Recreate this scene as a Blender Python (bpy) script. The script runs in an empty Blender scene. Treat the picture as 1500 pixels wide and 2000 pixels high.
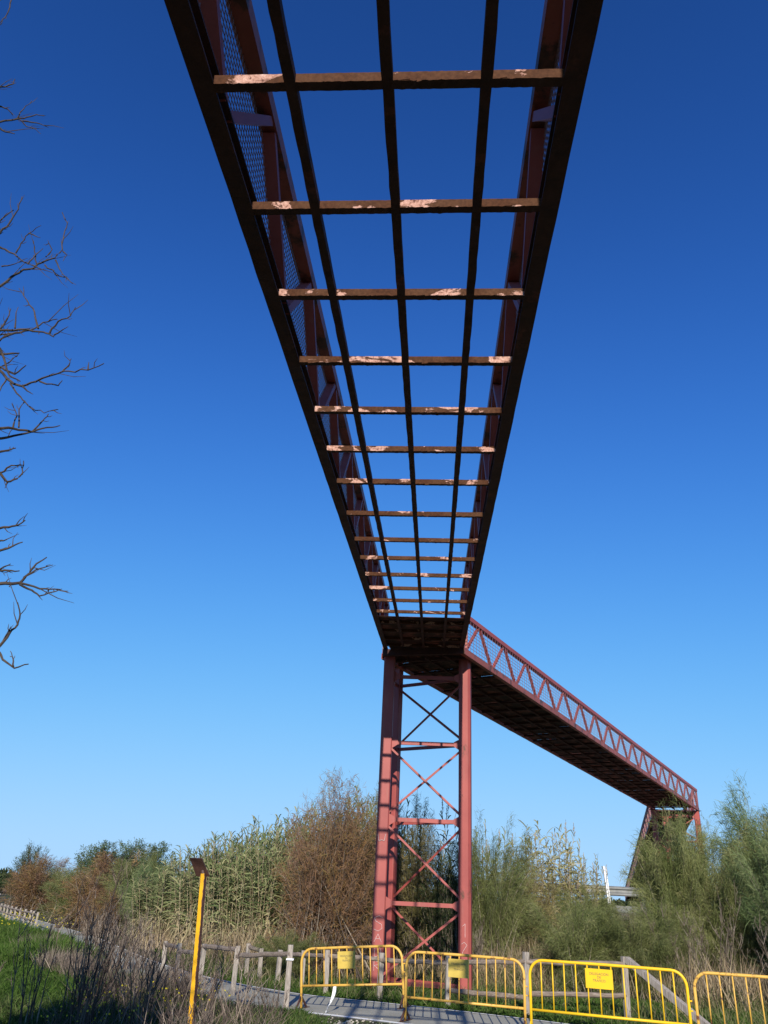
import bpy, math, random
import numpy as np
from mathutils import Vector, Matrix
R = math.radians
SC = bpy.context.scene
COL = SC.collection
rnd = random.Random(11)

# ------------------------------------------------------------------ camera
cam_d = bpy.data.cameras.new('camera'); cam = bpy.data.objects.new('camera', cam_d); COL.objects.link(cam)
cam_d.sensor_fit = 'VERTICAL'; cam_d.sensor_height = 36.0; cam_d.lens = 27.72
cam_d.clip_start = 0.05; cam_d.clip_end = 6000
_p, _r = R(26.0), R(2.83)
_F = Vector((0, math.cos(_p), math.sin(_p))); _U0 = Vector((0, -math.sin(_p), math.cos(_p))); _R0 = Vector((1, 0, 0))
_Rt = _R0*math.cos(_r) + _U0*math.sin(_r); _Up = _U0*math.cos(_r) - _R0*math.sin(_r)
_m = Matrix((_Rt, _Up, -_F)).transposed().to_4x4(); _m.translation = Vector((0, 0, 1.75))
cam.matrix_world = _m
SC.camera = cam

# ------------------------------------------------------------------ light
SUN_AZ, SUN_EL = 184.0, 25.5            # the sun stands behind the camera
w = bpy.data.worlds.new('World'); SC.world = w; w.use_nodes = True
nt = w.node_tree; bg = nt.nodes['Background']
sky = nt.nodes.new('ShaderNodeTexSky'); sky.sky_type = 'NISHITA'; sky.sun_disc = False
sky.sun_elevation = R(SUN_EL); sky.sun_rotation = R(SUN_AZ)
sky.altitude = 100; sky.air_density = 0.7; sky.dust_density = 0.0; sky.ozone_density = 6.0
EXPO = 0.45
# film-like response of the sky: each channel a*N^g/(1+b*N^g)
sep = nt.nodes.new('ShaderNodeSeparateColor'); cmb = nt.nodes.new('ShaderNodeCombineColor'); nt.links.new(sky.outputs[0], sep.inputs[0])
for i, (a_, g_, b_) in enumerate(((.162, 1.9, .35), (.196, 1.9, .265), (.158, 2.3, .15))):
    def mth(op, x, y):
        n = nt.nodes.new('ShaderNodeMath'); n.operation = op
        for q, v in enumerate((x, y)):
            if isinstance(v, (int, float)): n.inputs[q].default_value = v
            else: nt.links.new(v, n.inputs[q])
        return n.outputs[0]
    pw = mth('POWER', sep.outputs[i], g_)
    nt.links.new(mth('DIVIDE', mth('MULTIPLY', pw, a_*10/2**EXPO), mth('ADD', mth('MULTIPLY', pw, b_), 1.0)), cmb.inputs[i])
nt.links.new(cmb.outputs[0], bg.inputs[0]); bg.inputs[1].default_value = 0.1
sd = bpy.data.lights.new('sun', 'SUN'); sd.energy = 4.5; sd.angle = R(0.53); sd.color = (1.0, 0.93, 0.82)
sun = bpy.data.objects.new('sun', sd); COL.objects.link(sun)
_sd = Vector((math.sin(R(SUN_AZ))*math.cos(R(SUN_EL)), math.cos(R(SUN_AZ))*math.cos(R(SUN_EL)), math.sin(R(SUN_EL))))
sun.rotation_euler = _sd.to_track_quat('Z', 'Y').to_euler(); sun.location = (0, -10, 30)
SC.view_settings.view_transform = 'Standard'; SC.view_settings.look = 'None'
SC.view_settings.exposure = EXPO; SC.view_settings.gamma = 1.0; SC.view_settings.use_curve_mapping = False

# ------------------------------------------------------------------ materials
class NT:
    def __init__(s, name):
        s.m = bpy.data.materials.new(name); s.m.use_nodes = True
        s.t = s.m.node_tree; s.b = s.t.nodes['Principled BSDF']; s.out = s.t.nodes['Material Output']
        s.tc = s.n('ShaderNodeTexCoord')
    def n(s, ty, **k):
        x = s.t.nodes.new(ty)
        for a, v in k.items(): setattr(x, a, v)
        return x
    def l(s, a, b): s.t.links.new(a, b)
    def noise(s, scale, detail=4, rough=.6, vec=None, stretch=None, rand=False, dist=0.0):
        n = s.n('ShaderNodeTexNoise'); n.inputs['Scale'].default_value = scale
        n.inputs['Detail'].default_value = detail; n.inputs['Roughness'].default_value = rough; n.inputs['Distortion'].default_value = dist
        src = vec or s.tc.outputs['Object']
        if stretch or rand:
            mp = s.n('ShaderNodeMapping')
            if stretch: mp.inputs['Scale'].default_value = stretch
            if rand:
                oi = s.n('ShaderNodeObjectInfo'); mu = s.n('ShaderNodeVectorMath', operation='SCALE')
                cb = s.n('ShaderNodeCombineXYZ')
                s.l(oi.outputs['Random'], cb.inputs[0]); s.l(oi.outputs['Random'], cb.inputs[1])
                s.l(cb.outputs[0], mu.inputs[0]); mu.inputs['Scale'].default_value = 37.0
                s.l(mu.outputs[0], mp.inputs['Location'])
            s.l(src, mp.inputs[0]); src = mp.outputs[0]
        s.l(src, n.inputs['Vector']); return n.outputs['Fac']
    def ramp(s, fac, stops, const=False):
        r = s.n('ShaderNodeValToRGB'); e = r.color_ramp.elements
        while len(e) < len(stops): e.new(0.5)
        for i, (p, c) in enumerate(stops):
            e[i].position = p; e[i].color = (*c, 1) if len(c) == 3 else c
        if const: r.color_ramp.interpolation = 'CONSTANT'
        s.l(fac, r.inputs[0]); return r.outputs[0]
    def mix(s, fac, a, b):
        m = s.n('ShaderNodeMix', data_type='RGBA')
        if isinstance(fac, float): m.inputs[0].default_value = fac
        else: s.l(fac, m.inputs[0])
        for i, v in ((6, a), (7, b)):
            if isinstance(v, tuple): m.inputs[i].default_value = (*v, 1)
            else: s.l(v, m.inputs[i])
        return m.outputs[2]
    def col(s, c):
        if isinstance(c, tuple): s.b.inputs['Base Color'].default_value = (*c, 1)
        else: s.l(c, s.b.inputs['Base Color'])
    def bump(s, h, st=.3, d=.01):
        b = s.n('ShaderNodeBump'); b.inputs['Strength'].default_value = st; b.inputs['Distance'].default_value = d
        s.l(h, b.inputs['Height']); s.l(b.outputs[0], s.b.inputs['Normal'])
    def set(s, rough=.6, metal=0.0, spec=.4):
        s.b.inputs['Roughness'].default_value = rough; s.b.inputs['Metallic'].default_value = metal
        s.b.inputs['Specular IOR Level'].default_value = spec; return s.m
BW = [(0, 0, 0), (1, 1, 1)]
def bw(a, b): return [(a, (0, 0, 0)), (b, (1, 1, 1))]

def mat_red(name, rust_lo, rust_hi, base=(.35, .075, .062), base2=(.27, .054, .047)):
    k = NT(name)
    f = k.noise(3.0, 8, .65, rand=True, stretch=(1, 1, .45)); c = k.mix(k.ramp(k.noise(1.1, 5, rand=True), bw(.35, .65)), base, base2)
    streak = k.ramp(k.noise(6, 5, .7, stretch=(1, 1, .12), rand=True), bw(.55, .8))
    c = k.mix(streak, c, (.30, .11, .085))
    rust = k.ramp(f, bw(rust_lo, rust_hi)); rc = k.ramp(k.noise(14, 6, .7, rand=True), [(.3, (.035, .02, .016)), (.7, (.14, .055, .03))])
    k.col(k.mix(rust, c, rc)); k.bump(f, .25, .004); return k.set(.55)
M = {}
M['red'] = mat_red('red_paint', .60, .66)
M['redclean'] = mat_red('red_paint_sound', .69, .73)
M['redrust'] = mat_red('red_paint_rusting', .52, .60, (.34, .085, .06), (.26, .07, .045))
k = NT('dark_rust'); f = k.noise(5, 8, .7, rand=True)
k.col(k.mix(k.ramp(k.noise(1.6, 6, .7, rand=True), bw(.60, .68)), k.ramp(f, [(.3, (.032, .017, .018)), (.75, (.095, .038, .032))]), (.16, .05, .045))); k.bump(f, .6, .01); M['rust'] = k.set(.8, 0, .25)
k = NT('flaking_rung'); f = k.noise(70, 3, .6, rand=True)
f = k.noise(45, 5, .6, rand=True, stretch=(1, 1, 1))
base = k.mix(k.ramp(k.noise(4, 5, rand=True), bw(.4, .62)), k.ramp(f, [(.3, (.040, .015, .007)), (.7, (.090, .034, .015))]), k.ramp(f, [(.3, (.062, .027, .013)), (.7, (.115, .052, .026))]))
pk = k.ramp(k.noise(2.6, 8, .60, stretch=(1.0, 2.2, 2.2), rand=True, dist=.8), bw(.545, .565))
crk = k.noise(22, 8, .75, rand=True, dist=1.2)
pc = k.ramp(crk, [(.38, (.10, .04, .03)), (.46, (.46, .25, .19)), (.58, (.60, .36, .29)), (.7, (.74, .52, .44))])
bh = k.n('ShaderNodeMath', operation='MULTIPLY'); k.l(crk, bh.inputs[0]); k.l(pk, bh.inputs[1])
k.col(k.mix(pk, base, pc)); k.bump(bh.outputs[0], .8, .012); M['rung'] = k.set(.8, 0, .12)
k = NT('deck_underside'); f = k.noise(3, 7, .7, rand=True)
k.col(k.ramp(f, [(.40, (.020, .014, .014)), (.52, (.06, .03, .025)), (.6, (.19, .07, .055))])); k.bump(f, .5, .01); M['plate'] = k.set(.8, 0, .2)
k = NT('galvanised_wire'); k.col((.23, .13, .14)); M['wire'] = k.set(.5, .3)
def mat_yellow(name, a, b, lo, hi, stretch=None):
    k = NT(name); f = k.noise(9, 7, .7, rand=True, stretch=stretch)
    c = k.mix(k.ramp(k.noise(3, 4, rand=True), bw(.3, .7)), a, b)
    k.col(k.mix(k.ramp(f, bw(lo, hi)), c, (.13, .05, .025))); k.bump(f, .2, .003); return k.set(.45)
M['yellow'] = mat_yellow('yellow_paint_fresh', (.80, .50, .012), (.74, .44, .012), .72, .76)
M['yellowold'] = mat_yellow('yellow_paint_faded', (.70, .42, .09), (.58, .33, .05), .55, .64)
M['yellowpole'] = mat_yellow('yellow_paint_peeling', (.72, .36, .01), (.62, .28, .01), .50, .53, (1.2, 1.2, .35))
k = NT('yellow_pole_rust_and_shade'); sx = k.n('ShaderNodeSeparateXYZ'); k.l(k.tc.outputs['Object'], sx.inputs[0])
u1 = k.n('ShaderNodeMath', operation='MULTIPLY_ADD'); k.l(sx.outputs[2], u1.inputs[0]); u1.inputs[1].default_value = .0544; k.l(sx.outputs[0], u1.inputs[2])
u2 = k.n('ShaderNodeMath', operation='MULTIPLY_ADD'); k.l(k.noise(5, 6, .65), u2.inputs[0]); u2.inputs[1].default_value = .07; k.l(u1.outputs[0], u2.inputs[2])
k.col(k.mix(k.ramp(u2.outputs[0], [(.046, (0, 0, 0)), (.049, (1, 1, 1))]), k.ramp(k.noise(6, 4), [(.3, (.62, .30, .008)), (.7, (.78, .42, .012))]), k.ramp(k.noise(20, 5), [(.3, (.045, .018, .014)), (.7, (.12, .05, .03))]))); M['pole'] = k.set(.5)  # dark right side: rust, with that side's shade put into the colour
k = NT('brown_rust_plate'); k.col(k.ramp(k.noise(8, 5), [(.3, (.05, .026, .022)), (.7, (.10, .048, .036))])); M['brownplate'] = k.set(.5)
k = NT('sign_yellow_dull'); k.col(k.ramp(k.noise(5, 5, rand=True), [(.3, (.46, .33, .06)), (.7, (.60, .43, .09))])); M['signold'] = k.set(.5)
k = NT('sign_ink'); k.col((.12, .11, .07)); M['ink'] = k.set(.7)
k = NT('white_paint_mark'); k.col(k.ramp(k.noise(30, 4), [(.35, (.62, .50, .48)), (.65, (.80, .74, .72))])); M['graf'] = k.set(.7)
k = NT('pale_blue_mark'); k.col(k.ramp(k.noise(25, 4), [(.35, (.40, .52, .52)), (.65, (.68, .76, .74))])); M['grafblue'] = k.set(.7)
k = NT('weathered_wood'); f = k.noise(7, 8, .7, stretch=(6, 6, .7), rand=True)
k.col(k.ramp(f, [(.3, (.13, .105, .085)), (.55, (.32, .28, .24)), (.75, (.46, .41, .36))])); k.bump(f, .5, .006); M['wood'] = k.set(.85)
k = NT('brown_rail_wood'); f = k.noise(6, 8, .7, stretch=(.7, 6, 6), rand=True)
k.col(k.ramp(f, [(.3, (.09, .065, .05)), (.55, (.21, .165, .13)), (.75, (.36, .30, .25))])); k.bump(f, .5, .006); M['rail'] = k.set(.85)
k = NT('asphalt_path'); f = k.noise(60, 4, .7); g = k.noise(1.6, 9, .68)
k.col(k.mix(k.ramp(f, bw(.35, .7)), k.ramp(g, [(.32, (.13, .132, .105)), (.45, (.215, .215, .175)), (.7, (.285, .28, .23))]), (.38, .365, .31))); k.bump(f, .4, .006); M['path'] = k.set(.9)
k = NT('teal_path'); f = k.noise(3, 4); k.col(k.ramp(f, [(.3, (.02, .17, .19)), (.7, (.035, .23, .25))])); M['teal'] = k.set(.8)
k = NT('worn_white_line'); f = k.noise(9, 6, .7); k.col(k.ramp(f, [(.32, (.30, .30, .26)), (.40, (.76, .75, .71)), (.7, (.84, .83, .80))])); M['line'] = k.set(.8)
k = NT('ground_soil'); f = k.noise(.35, 6, .65, vec=k.tc.outputs['Object']); g = k.noise(9, 8, .75)
c = k.ramp(g, [(.3, (.040, .032, .022)), (.6, (.10, .082, .058)), (.78, (.24, .21, .16))])
c = k.mix(k.ramp(f, bw(.42, .60)), c, k.ramp(g, [(.3, (.03, .05, .016)), (.7, (.075, .10, .035))])); k.col(c); k.bump(g, .9, .05); M['ground'] = k.set(.95, 0, .1)
k = NT('bank_soil'); g = k.noise(5, 8, .75); k.col(k.ramp(g, [(.3, (.11, .085, .055)), (.7, (.34, .28, .20))])); k.bump(g, 1, .06); M['bank'] = k.set(.95, 0, .1)
k = NT('dirt_track'); g = k.noise(4, 6, .7); k.col(k.ramp(g, [(.3, (.33, .20, .13)), (.7, (.46, .31, .22))])); M['dirt'] = k.set(.95, 0, .1)
k = NT('guardrail_zinc'); g = k.noise(4, 5); k.col(k.ramp(g, [(.3, (.17, .175, .175)), (.7, (.28, .28, .27))])); M['zinc'] = k.set(.45, .35)
k = NT('white_plastic'); g = k.noise(5, 5); k.col(k.ramp(g, [(.40, (.72, .72, .72)), (.55, (.86, .86, .86))])); M['white'] = k.set(.5)
k = NT('white_post'); g = k.noise(7, 5, .6); k.col(k.ramp(g, [(.42, (.42, .42, .40)), (.5, (.82, .82, .82))])); M['whitepost'] = k.set(.6)  # grey blotches paint dappled shade onto the white
k = NT('grey_bark'); g = k.noise(11, 7, .7); k.col(k.ramp(g, [(.3, (.022, .016, .013)), (.7, (.085, .063, .05))])); k.bump(g, .6, .01); M['bark'] = k.set(.9)
k = NT('pebble_stone'); k.col(k.ramp(k.noise(2, 3), [(.3, (.22, .19, .15)), (.7, (.48, .44, .37))])); M['stone'] = k.set(.9)

def mat_leaf(name, stops, trans=.25, amp=.25, rough=.6):
    """colour from the strand's own 'tint'; a little light passes through"""
    k = NT(name); at = k.n('ShaderNodeAttribute'); at.attribute_name = 'tint'
    c = k.ramp(at.outputs['Fac'], stops)
    oi = k.n('ShaderNodeObjectInfo'); hs = k.n('ShaderNodeHueSaturation')
    mr = k.n('ShaderNodeMapRange'); mr.inputs[3].default_value = 1-amp; mr.inputs[4].default_value = 1+amp
    k.l(oi.outputs['Random'], mr.inputs[0]); k.l(mr.outputs[0], hs.inputs['Value']); k.l(c, hs.inputs['Color'])
    df = k.n('ShaderNodeBsdfDiffuse'); tr = k.n('ShaderNodeBsdfTranslucent'); mx = k.n('ShaderNodeMixShader')
    k.l(hs.outputs[0], df.inputs[0]); k.l(hs.outputs[0], tr.inputs[0]); mx.inputs[0].default_value = trans
    k.l(df.outputs[0], mx.inputs[1]); k.l(tr.outputs[0], mx.inputs[2]); k.l(mx.outputs[0], k.out.inputs[0])
    k.t.nodes.remove(k.b); return k.m
M['tam_brown'] = mat_leaf('rusty_tamarisk', [(0, (.12, .07, .045)), (.35, (.25, .155, .105)), (.6, (.27, .15, .07)), (.85, (.29, .22, .08)), (1, (.46, .36, .26))], .25, .12)
M['tam_olive'] = mat_leaf('olive_tamarisk', [(0, (.085, .08, .03)), (.5, (.18, .165, .065)), (1, (.30, .22, .10))], .25, .15)
M['tam_green'] = mat_leaf('grey_green_tamarisk', [(0, (.085, .11, .035)), (.4, (.19, .22, .08)), (.8, (.29, .30, .125)), (1, (.42, .37, .20))], .35, .14)
M['tam_blue'] = mat_leaf('blue_green_tamarisk', [(0, (.075, .115, .045)), (.5, (.17, .23, .095)), (1, (.30, .33, .16))], .35, .12)
M['dark_fol'] = mat_leaf('dark_foliage', [(0, (.022, .038, .018)), (.6, (.05, .07, .03)), (1, (.09, .10, .05))], .2, .15)
M['tree_fol'] = mat_leaf('mid_green_foliage', [(0, (.055, .085, .04)), (.6, (.10, .14, .065)), (1, (.15, .18, .09))], .25, .12)
M['cane_leaf'] = mat_leaf('cane_leaf', [(0, (.10, .14, .055)), (.4, (.20, .235, .10)), (.7, (.33, .32, .165)), (1, (.46, .37, .23))], .3, .10)
M['cane_pale'] = mat_leaf('cane_pale_leaf', [(0, (.20, .20, .07)), (.5, (.34, .31, .14)), (1, (.48, .40, .25))], .3, .10)
M['straw'] = mat_leaf('dry_straw', [(0, (.19, .135, .08)), (.5, (.34, .26, .165)), (1, (.50, .41, .28))], .15, .10)
M['grass'] = mat_leaf('green_grass', [(0, (.032, .070, .014)), (.45, (.072, .130, .026)), (.8, (.13, .18, .055)), (1, (.30, .26, .12))], .35, .0)
M['weeds'] = mat_leaf('rank_weeds', [(0, (.035, .06, .02)), (.5, (.085, .12, .04)), (.8, (.17, .17, .075)), (1, (.36, .29, .18))], .3, .0)
M['flower'] = mat_leaf('yellow_petal', [(0, (.62, .50, .03)), (1, (.80, .68, .05))], .3, .0)
M['twig'] = mat_leaf('dry_twig', [(0, (.055, .042, .036)), (.5, (.14, .11, .09)), (1, (.36, .30, .24))], .0, .15)
M['twigdark'] = mat_leaf('dark_dry_stalk', [(0, (.045, .033, .03)), (.6, (.12, .09, .075)), (1, (.33, .26, .20))], .0, .15)

# ------------------------------------------------------------------ mesh helpers
class MB:
    def __init__(s): s.v = []; s.f = []
    def hexa(s, c8):
        b = len(s.v); s.v += [tuple(c) for c in c8]
        s.f += [tuple(b+i for i in q) for q in ((0, 3, 2, 1), (4, 5, 6, 7), (0, 1, 5, 4), (1, 2, 6, 5), (2, 3, 7, 6), (3, 0, 4, 7))]
    def box(s, x0, x1, y0, y1, z0, z1):
        s.hexa([(x0, y0, z0), (x1, y0, z0), (x1, y1, z0), (x0, y1, z0), (x0, y0, z1), (x1, y0, z1), (x1, y1, z1), (x0, y1, z1)])
    def beam(s, a, b, w, h, up=(0, 0, 1), bev=0.0):
        a, b = Vector(a), Vector(b); d = (b-a).normalized(); up = Vector(up)
        if abs(d.dot(up)) > .98: up = Vector((0, 1, 0))
        x = d.cross(up).normalized()*(w/2); y = x.cross(d).normalized()*(h/2)
        if bev <= 0: ring = [(-1, -1), (1, -1), (1, 1), (-1, 1)]
        else:
            q = 1-bev; ring = [(-q, -1), (q, -1), (1, -q), (1, q), (q, 1), (-q, 1), (-1, q), (-1, -q)]
        i0 = len(s.v); n = len(ring)
        for p in (a, b): s.v += [tuple(p + x*i + y*j) for i, j in ring]
        for i in range(n): s.f.append((i0+i, i0+(i+1) % n, i0+n+(i+1) % n, i0+n+i))
        s.f.append(tuple(i0+i for i in reversed(range(n)))); s.f.append(tuple(i0+n+i for i in range(n)))
    def tube(s, pts, r, n=6, cap=True):
        pts = [Vector(p) for p in pts]; i0 = len(s.v); up = Vector((0.12, 0.31, 0.94))
        rr = r if isinstance(r, (list, tuple)) else [r]*len(pts)
        for i, p in enumerate(pts):
            d = (pts[min(i+1, len(pts)-1)] - pts[max(i-1, 0)]).normalized()
            u = up if abs(d.dot(up)) < .97 else Vector((1, 0, 0))
            x = d.cross(u).normalized(); y = x.cross(d)
            for j in range(n):
                a = 2*math.pi*j/n; s.v.append(tuple(p + (x*math.cos(a) + y*math.sin(a))*rr[i]))
        for i in range(len(pts)-1):
            for j in range(n):
                s.f.append((i0+i*n+j, i0+i*n+(j+1) % n, i0+(i+1)*n+(j+1) % n, i0+(i+1)*n+j))
        if cap:
            s.f.append(tuple(i0+j for j in reversed(range(n)))); s.f.append(tuple(i0+(len(pts)-1)*n+j for j in range(n)))
    def mesh(s, name, mat, smooth=False):
        me = bpy.data.meshes.new(name); me.from_pydata(s.v, [], s.f); me.materials.append(mat)
        if smooth: me.polygons.foreach_set('use_smooth', [True]*len(me.polygons))
        me.update(); return me
    def build(s, name, mat, parent=None, smooth=False):
        return link(name, s.mesh(name, mat, smooth), parent)
def link(name, me, parent=None, loc=None, rot=None):
    o = bpy.data.objects.new(name, me); COL.objects.link(o)
    if parent: o.parent = parent
    if loc is not None: o.location = loc
    if rot is not None: o.rotation_euler = rot
    return o
def tag(o, label=None, cat=None, group=None, kind=None):
    if label: o['label'] = label
    if cat: o['category'] = cat
    if group: o['group'] = group
    if kind: o['kind'] = kind
    return o
def thing(name, label, cat, loc=(0, 0, 0), rot=None, group=None, mat4=None):
    o = bpy.data.objects.new(name, None); COL.objects.link(o); o.empty_display_size = .2
    if mat4 is not None: o.matrix_world = mat4
    else:
        o.location = loc
        if rot is not None: o.rotation_euler = rot
    return tag(o, label, cat, group)
def copy_thing(src, loc, rz=0, scale=(1, 1, 1), label=None, group=None):
    c = src.copy(); COL.objects.link(c); c.location = loc; c.rotation_euler = (0, 0, rz); c.scale = scale
    if label: c['label'] = label
    if group: c['group'] = group
    for ch in list(src.children):
        d = ch.copy(); COL.objects.link(d); d.parent = c
    return c

# -- thin strands, vectorised: each strand is a ribbon of K segments ending in a point
def norm(a): return a/np.maximum(np.linalg.norm(a, axis=-1, keepdims=True), 1e-9)
def ribbons(rng, p0, d, length, width, droop, K=2, wdir=None):
    n = len(p0); length = np.broadcast_to(length, (n,)); width = np.broadcast_to(width, (n,)); droop = np.broadcast_to(droop, (n,))
    d = norm(d)
    if wdir is None: wdir = rng.normal(size=(n, 3))
    s = norm(np.cross(d, wdir))
    V = np.empty((n, 2*K+1, 3))
    for i in range(K+1):
        t = i/K; c = p0 + d*(length*t)[:, None]; c[:, 2] -= droop*length*t*t
        wd = width*(1.0 if i < K else 0)*(0.75 if i == 0 else 1)*(1-.25*t)
        if i < K: V[:, 2*i] = c - s*wd[:, None]/2; V[:, 2*i+1] = c + s*wd[:, None]/2
        else: V[:, 2*K] = c
    return V
def ribbon_mesh(name, groups, mat):
    """groups: list of (V[n,m,3], tint[n])"""
    vs, li, ls, tint, off, loff = [], [], [], [], 0, 0
    for V, t in groups:
        n, m, _ = V.shape; K = (m-1)//2
        pat, starts = [], []
        for i in range(K-1): starts.append(len(pat)); pat += [2*i, 2*i+1, 2*i+3, 2*i+2]
        starts.append(len(pat)); pat += [2*K-2, 2*K-1, 2*K]
        pat = np.array(pat); starts = np.array(starts)
        li.append((pat[None] + (np.arange(n)*m)[:, None] + off).ravel())
        ls.append((starts[None] + (np.arange(n)*len(pat))[:, None] + loff).ravel())
        vs.append(V.reshape(-1, 3)); tint.append(np.repeat(t, m)); off += n*m; loff += n*len(pat)
    vs = np.concatenate(vs).astype(np.float32); li = np.concatenate(li).astype(np.int32); ls = np.concatenate(ls).astype(np.int32)
    me = bpy.data.meshes.new(name); me.vertices.add(len(vs)); me.vertices.foreach_set('co', vs.ravel())
    me.loops.add(len(li)); me.loops.foreach_set('vertex_index', li)
    me.polygons.add(len(ls)); me.polygons.foreach_set('loop_start', ls)
    a = me.attributes.new('tint', 'FLOAT', 'POINT'); a.data.foreach_set('value', np.clip(np.concatenate(tint), 0, 1).astype(np.float32))
    me.materials.append(mat); me.update(calc_edges=True); return me
def strand_tubes(curves, radii, tints, name, mat):
    """curves [n,k,3]: thin 3-sided stems"""
    n, kk, _ = curves.shape; V = np.empty((n, kk, 3, 3))
    d = np.gradient(curves, axis=1); d = norm(d); up = np.broadcast_to(np.array([.31, .12, .9]), d.shape)
    x = norm(np.cross(d, up)); y = np.cross(x, d)
    for j in range(3):
        a = 2*math.pi*j/3; V[:, :, j] = curves + (x*math.cos(a) + y*math.sin(a))*radii[:, :, None]
    base = (np.arange(n)*kk*3)[:, None, None, None]
    f = []
    for i in range(kk-1):
        for j in range(3): f.append([i*3+j, i*3+(j+1) % 3, (i+1)*3+(j+1) % 3, (i+1)*3+j])
    f = (np.array(f)[None] + (np.arange(n)*kk*3)[:, None, None]).reshape(-1).astype(np.int32)
    me = bpy.data.meshes.new(name); me.vertices.add(n*kk*3); me.vertices.foreach_set('co', V.astype(np.float32).ravel())
    me.loops.add(len(f)); me.loops.foreach_set('vertex_index', f)
    me.polygons.add(len(f)//4); me.polygons.foreach_set('loop_start', np.arange(0, len(f), 4, dtype=np.int32))
    a = me.attributes.new('tint', 'FLOAT', 'POINT'); a.data.foreach_set('value', np.repeat(np.clip(tints, 0, 1), kk*3).astype(np.float32))
    me.materials.append(mat); me.update(calc_edges=True); return me

# ================================================================== SETTING
def sheet(name, pts, mat, z=0.0, kind='structure'):
    me = bpy.data.meshes.new(name); me.from_pydata([(x, y, z) for x, y in pts], [], [tuple(range(len(pts)))]); me.materials.append(mat)
    return tag(link(name, me), kind=kind)
def strip(name, left, right, mat, z, parent=None):
    n = len(left); me = bpy.data.meshes.new(name)
    me.from_pydata([(x, y, z) for x, y in left] + [(x, y, z) for x, y in right], [], [(i, i+1, n+i+1, n+i) for i in range(n-1)]); me.materials.append(mat)
    return link(name, me, parent)
sheet('ground', [(-2500, -2500), (2500, -2500), (2500, 2500), (-2500, 2500)], M['ground'])

def smooth(pts, sub=5):
    out = []
    for i in range(len(pts)-1):
        p0, p1, p2, p3 = (np.array(pts[max(i-1, 0)]), np.array(pts[i]), np.array(pts[i+1]), np.array(pts[min(i+2, len(pts)-1)]))
        for j in range(sub):
            t = j/sub; out.append(.5*((2*p1)+(-p0+p2)*t+(2*p0-5*p1+4*p2-p3)*t*t+(-p0+3*p1-3*p2+p3)*t**3))
    out.append(np.array(pts[-1])); return out
def offset(pts, d):
    a = np.array(pts); t = norm(np.gradient(a, axis=0)); n = np.stack([-t[:, 1], t[:, 0]], 1); return a + n*d
far = [(13, 8.2), (8.5, 11.6), (5.2, 14.1), (3.4, 15.35), (1.9, 16.25), (.5, 16.95), (-.7, 17.45), (-1.6, 18.1), (-2.5, 19.0), (-3.5, 20.3), (-4.5, 21.9), (-5.9, 24.6), (-7.5, 28), (-9.2, 31.6), (-11.6, 36), (-15.3, 42.5), (-20.5, 51), (-26, 60.5), (-30.5, 69), (-33, 77), (-34, 90)]
far = smooth(far); far = np.array(far); WID = 2.32 - .95*np.clip((np.arange(len(far))-42)/16.0, 0, 1)
def off_w(d): return far + (offset(far, 1.0)-far)*d[:, None]
near = off_w(WID)
nT = 80
tag(strip('path', near, far, M['path'], .004), kind='structure')
tag(strip('cycle_path', near[nT:100], far[nT:100], M['teal'], .008), kind='structure')
tag(strip('edge_line', offset(far, 0.02)[:nT], offset(far, .09)[:nT], M['line'], .012), kind='structure')
tag(strip('edge_line', off_w(WID-.17)[:nT], off_w(WID-.04)[:nT], M['line'], .012), kind='structure')
sheet('dirt_track', [(-12.6, 29), (-16, 38), (-21.5, 47), (-29, 60), (-36, 72), (-44, 72), (-33, 52), (-24, 38), (-17.5, 29)], M['dirt'], .006)
# road embankment behind the shrubs on the right
mb = MB()
xs = np.linspace(2.5, 60, 40); top = [(1.45 + .15*math.sin(x*.7)*.4) for x in xs]
for i, x in enumerate(xs):
    yb = 25.5 - .05*x; yt = 29.6
    for (y, z) in ((yb, -.05), (yb+1.3, .55+.1*math.sin(x*1.3)), (yb+2.7, 1.15+.08*math.sin(x*2.1+1)), (yt, 1.55), (yt+25, 1.6), (yt+32, -.05)):
        f = min(1, max(0, (x-2.5)/2.5)); mb.v.append((x, y, z*f - .05*(1-f)))
for i in range(len(xs)-1):
    for j in range(5): mb.f.append((i*6+j, (i+1)*6+j, (i+1)*6+j+1, i*6+j+1))
tag(mb.build('road_embankment', M['bank'], smooth=True), kind='structure')

# ================================================================== FOOTBRIDGE
def frame(o, d, c):
    o, d, c = Vector(o), Vector(d).normalized(), Vector(c).normalized(); n = c.cross(d)
    m = Matrix((c, d, n)).transposed().to_4x4(); m.translation = o; return m
def ragged(mb, axis, a0, a1, c0, c1, z0, z1, n, jit, seed):
    """a bar along x or y whose lower edges are eaten and flaking"""
    r = random.Random(seed); i0 = len(mb.v)
    for i in range(n+1):
        a = a0 + (a1-a0)*i/n
        fl = r.random()
        e = [r.uniform(-jit, jit) for _ in range(4)]
        if fl < .09: e[r.randrange(2)] -= jit*r.uniform(2, 5.0)
        ring = [(c0+e[2], z0+e[0]), (c1+e[3], z0+e[1]), (c1+e[3]*.5, z1+e[1]*.4), (c0+e[2]*.5, z1+e[0]*.4)]
        for c, z in ring: mb.v.append((a, c, z) if axis == 'x' else (c, a, z))
    for i in range(n):
        for j in range(4):
            q = (i0+i*4+j, i0+(i+1)*4+j, i0+(i+1)*4+(j+1) % 4, i0+i*4+(j+1) % 4)
            mb.f.append(q if axis == 'y' else tuple(reversed(q)))
    q0 = tuple(i0+j for j in range(4)); q1 = tuple(i0+n*4+j for j in reversed(range(4)))
    mb.f += [q0, q1]
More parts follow.
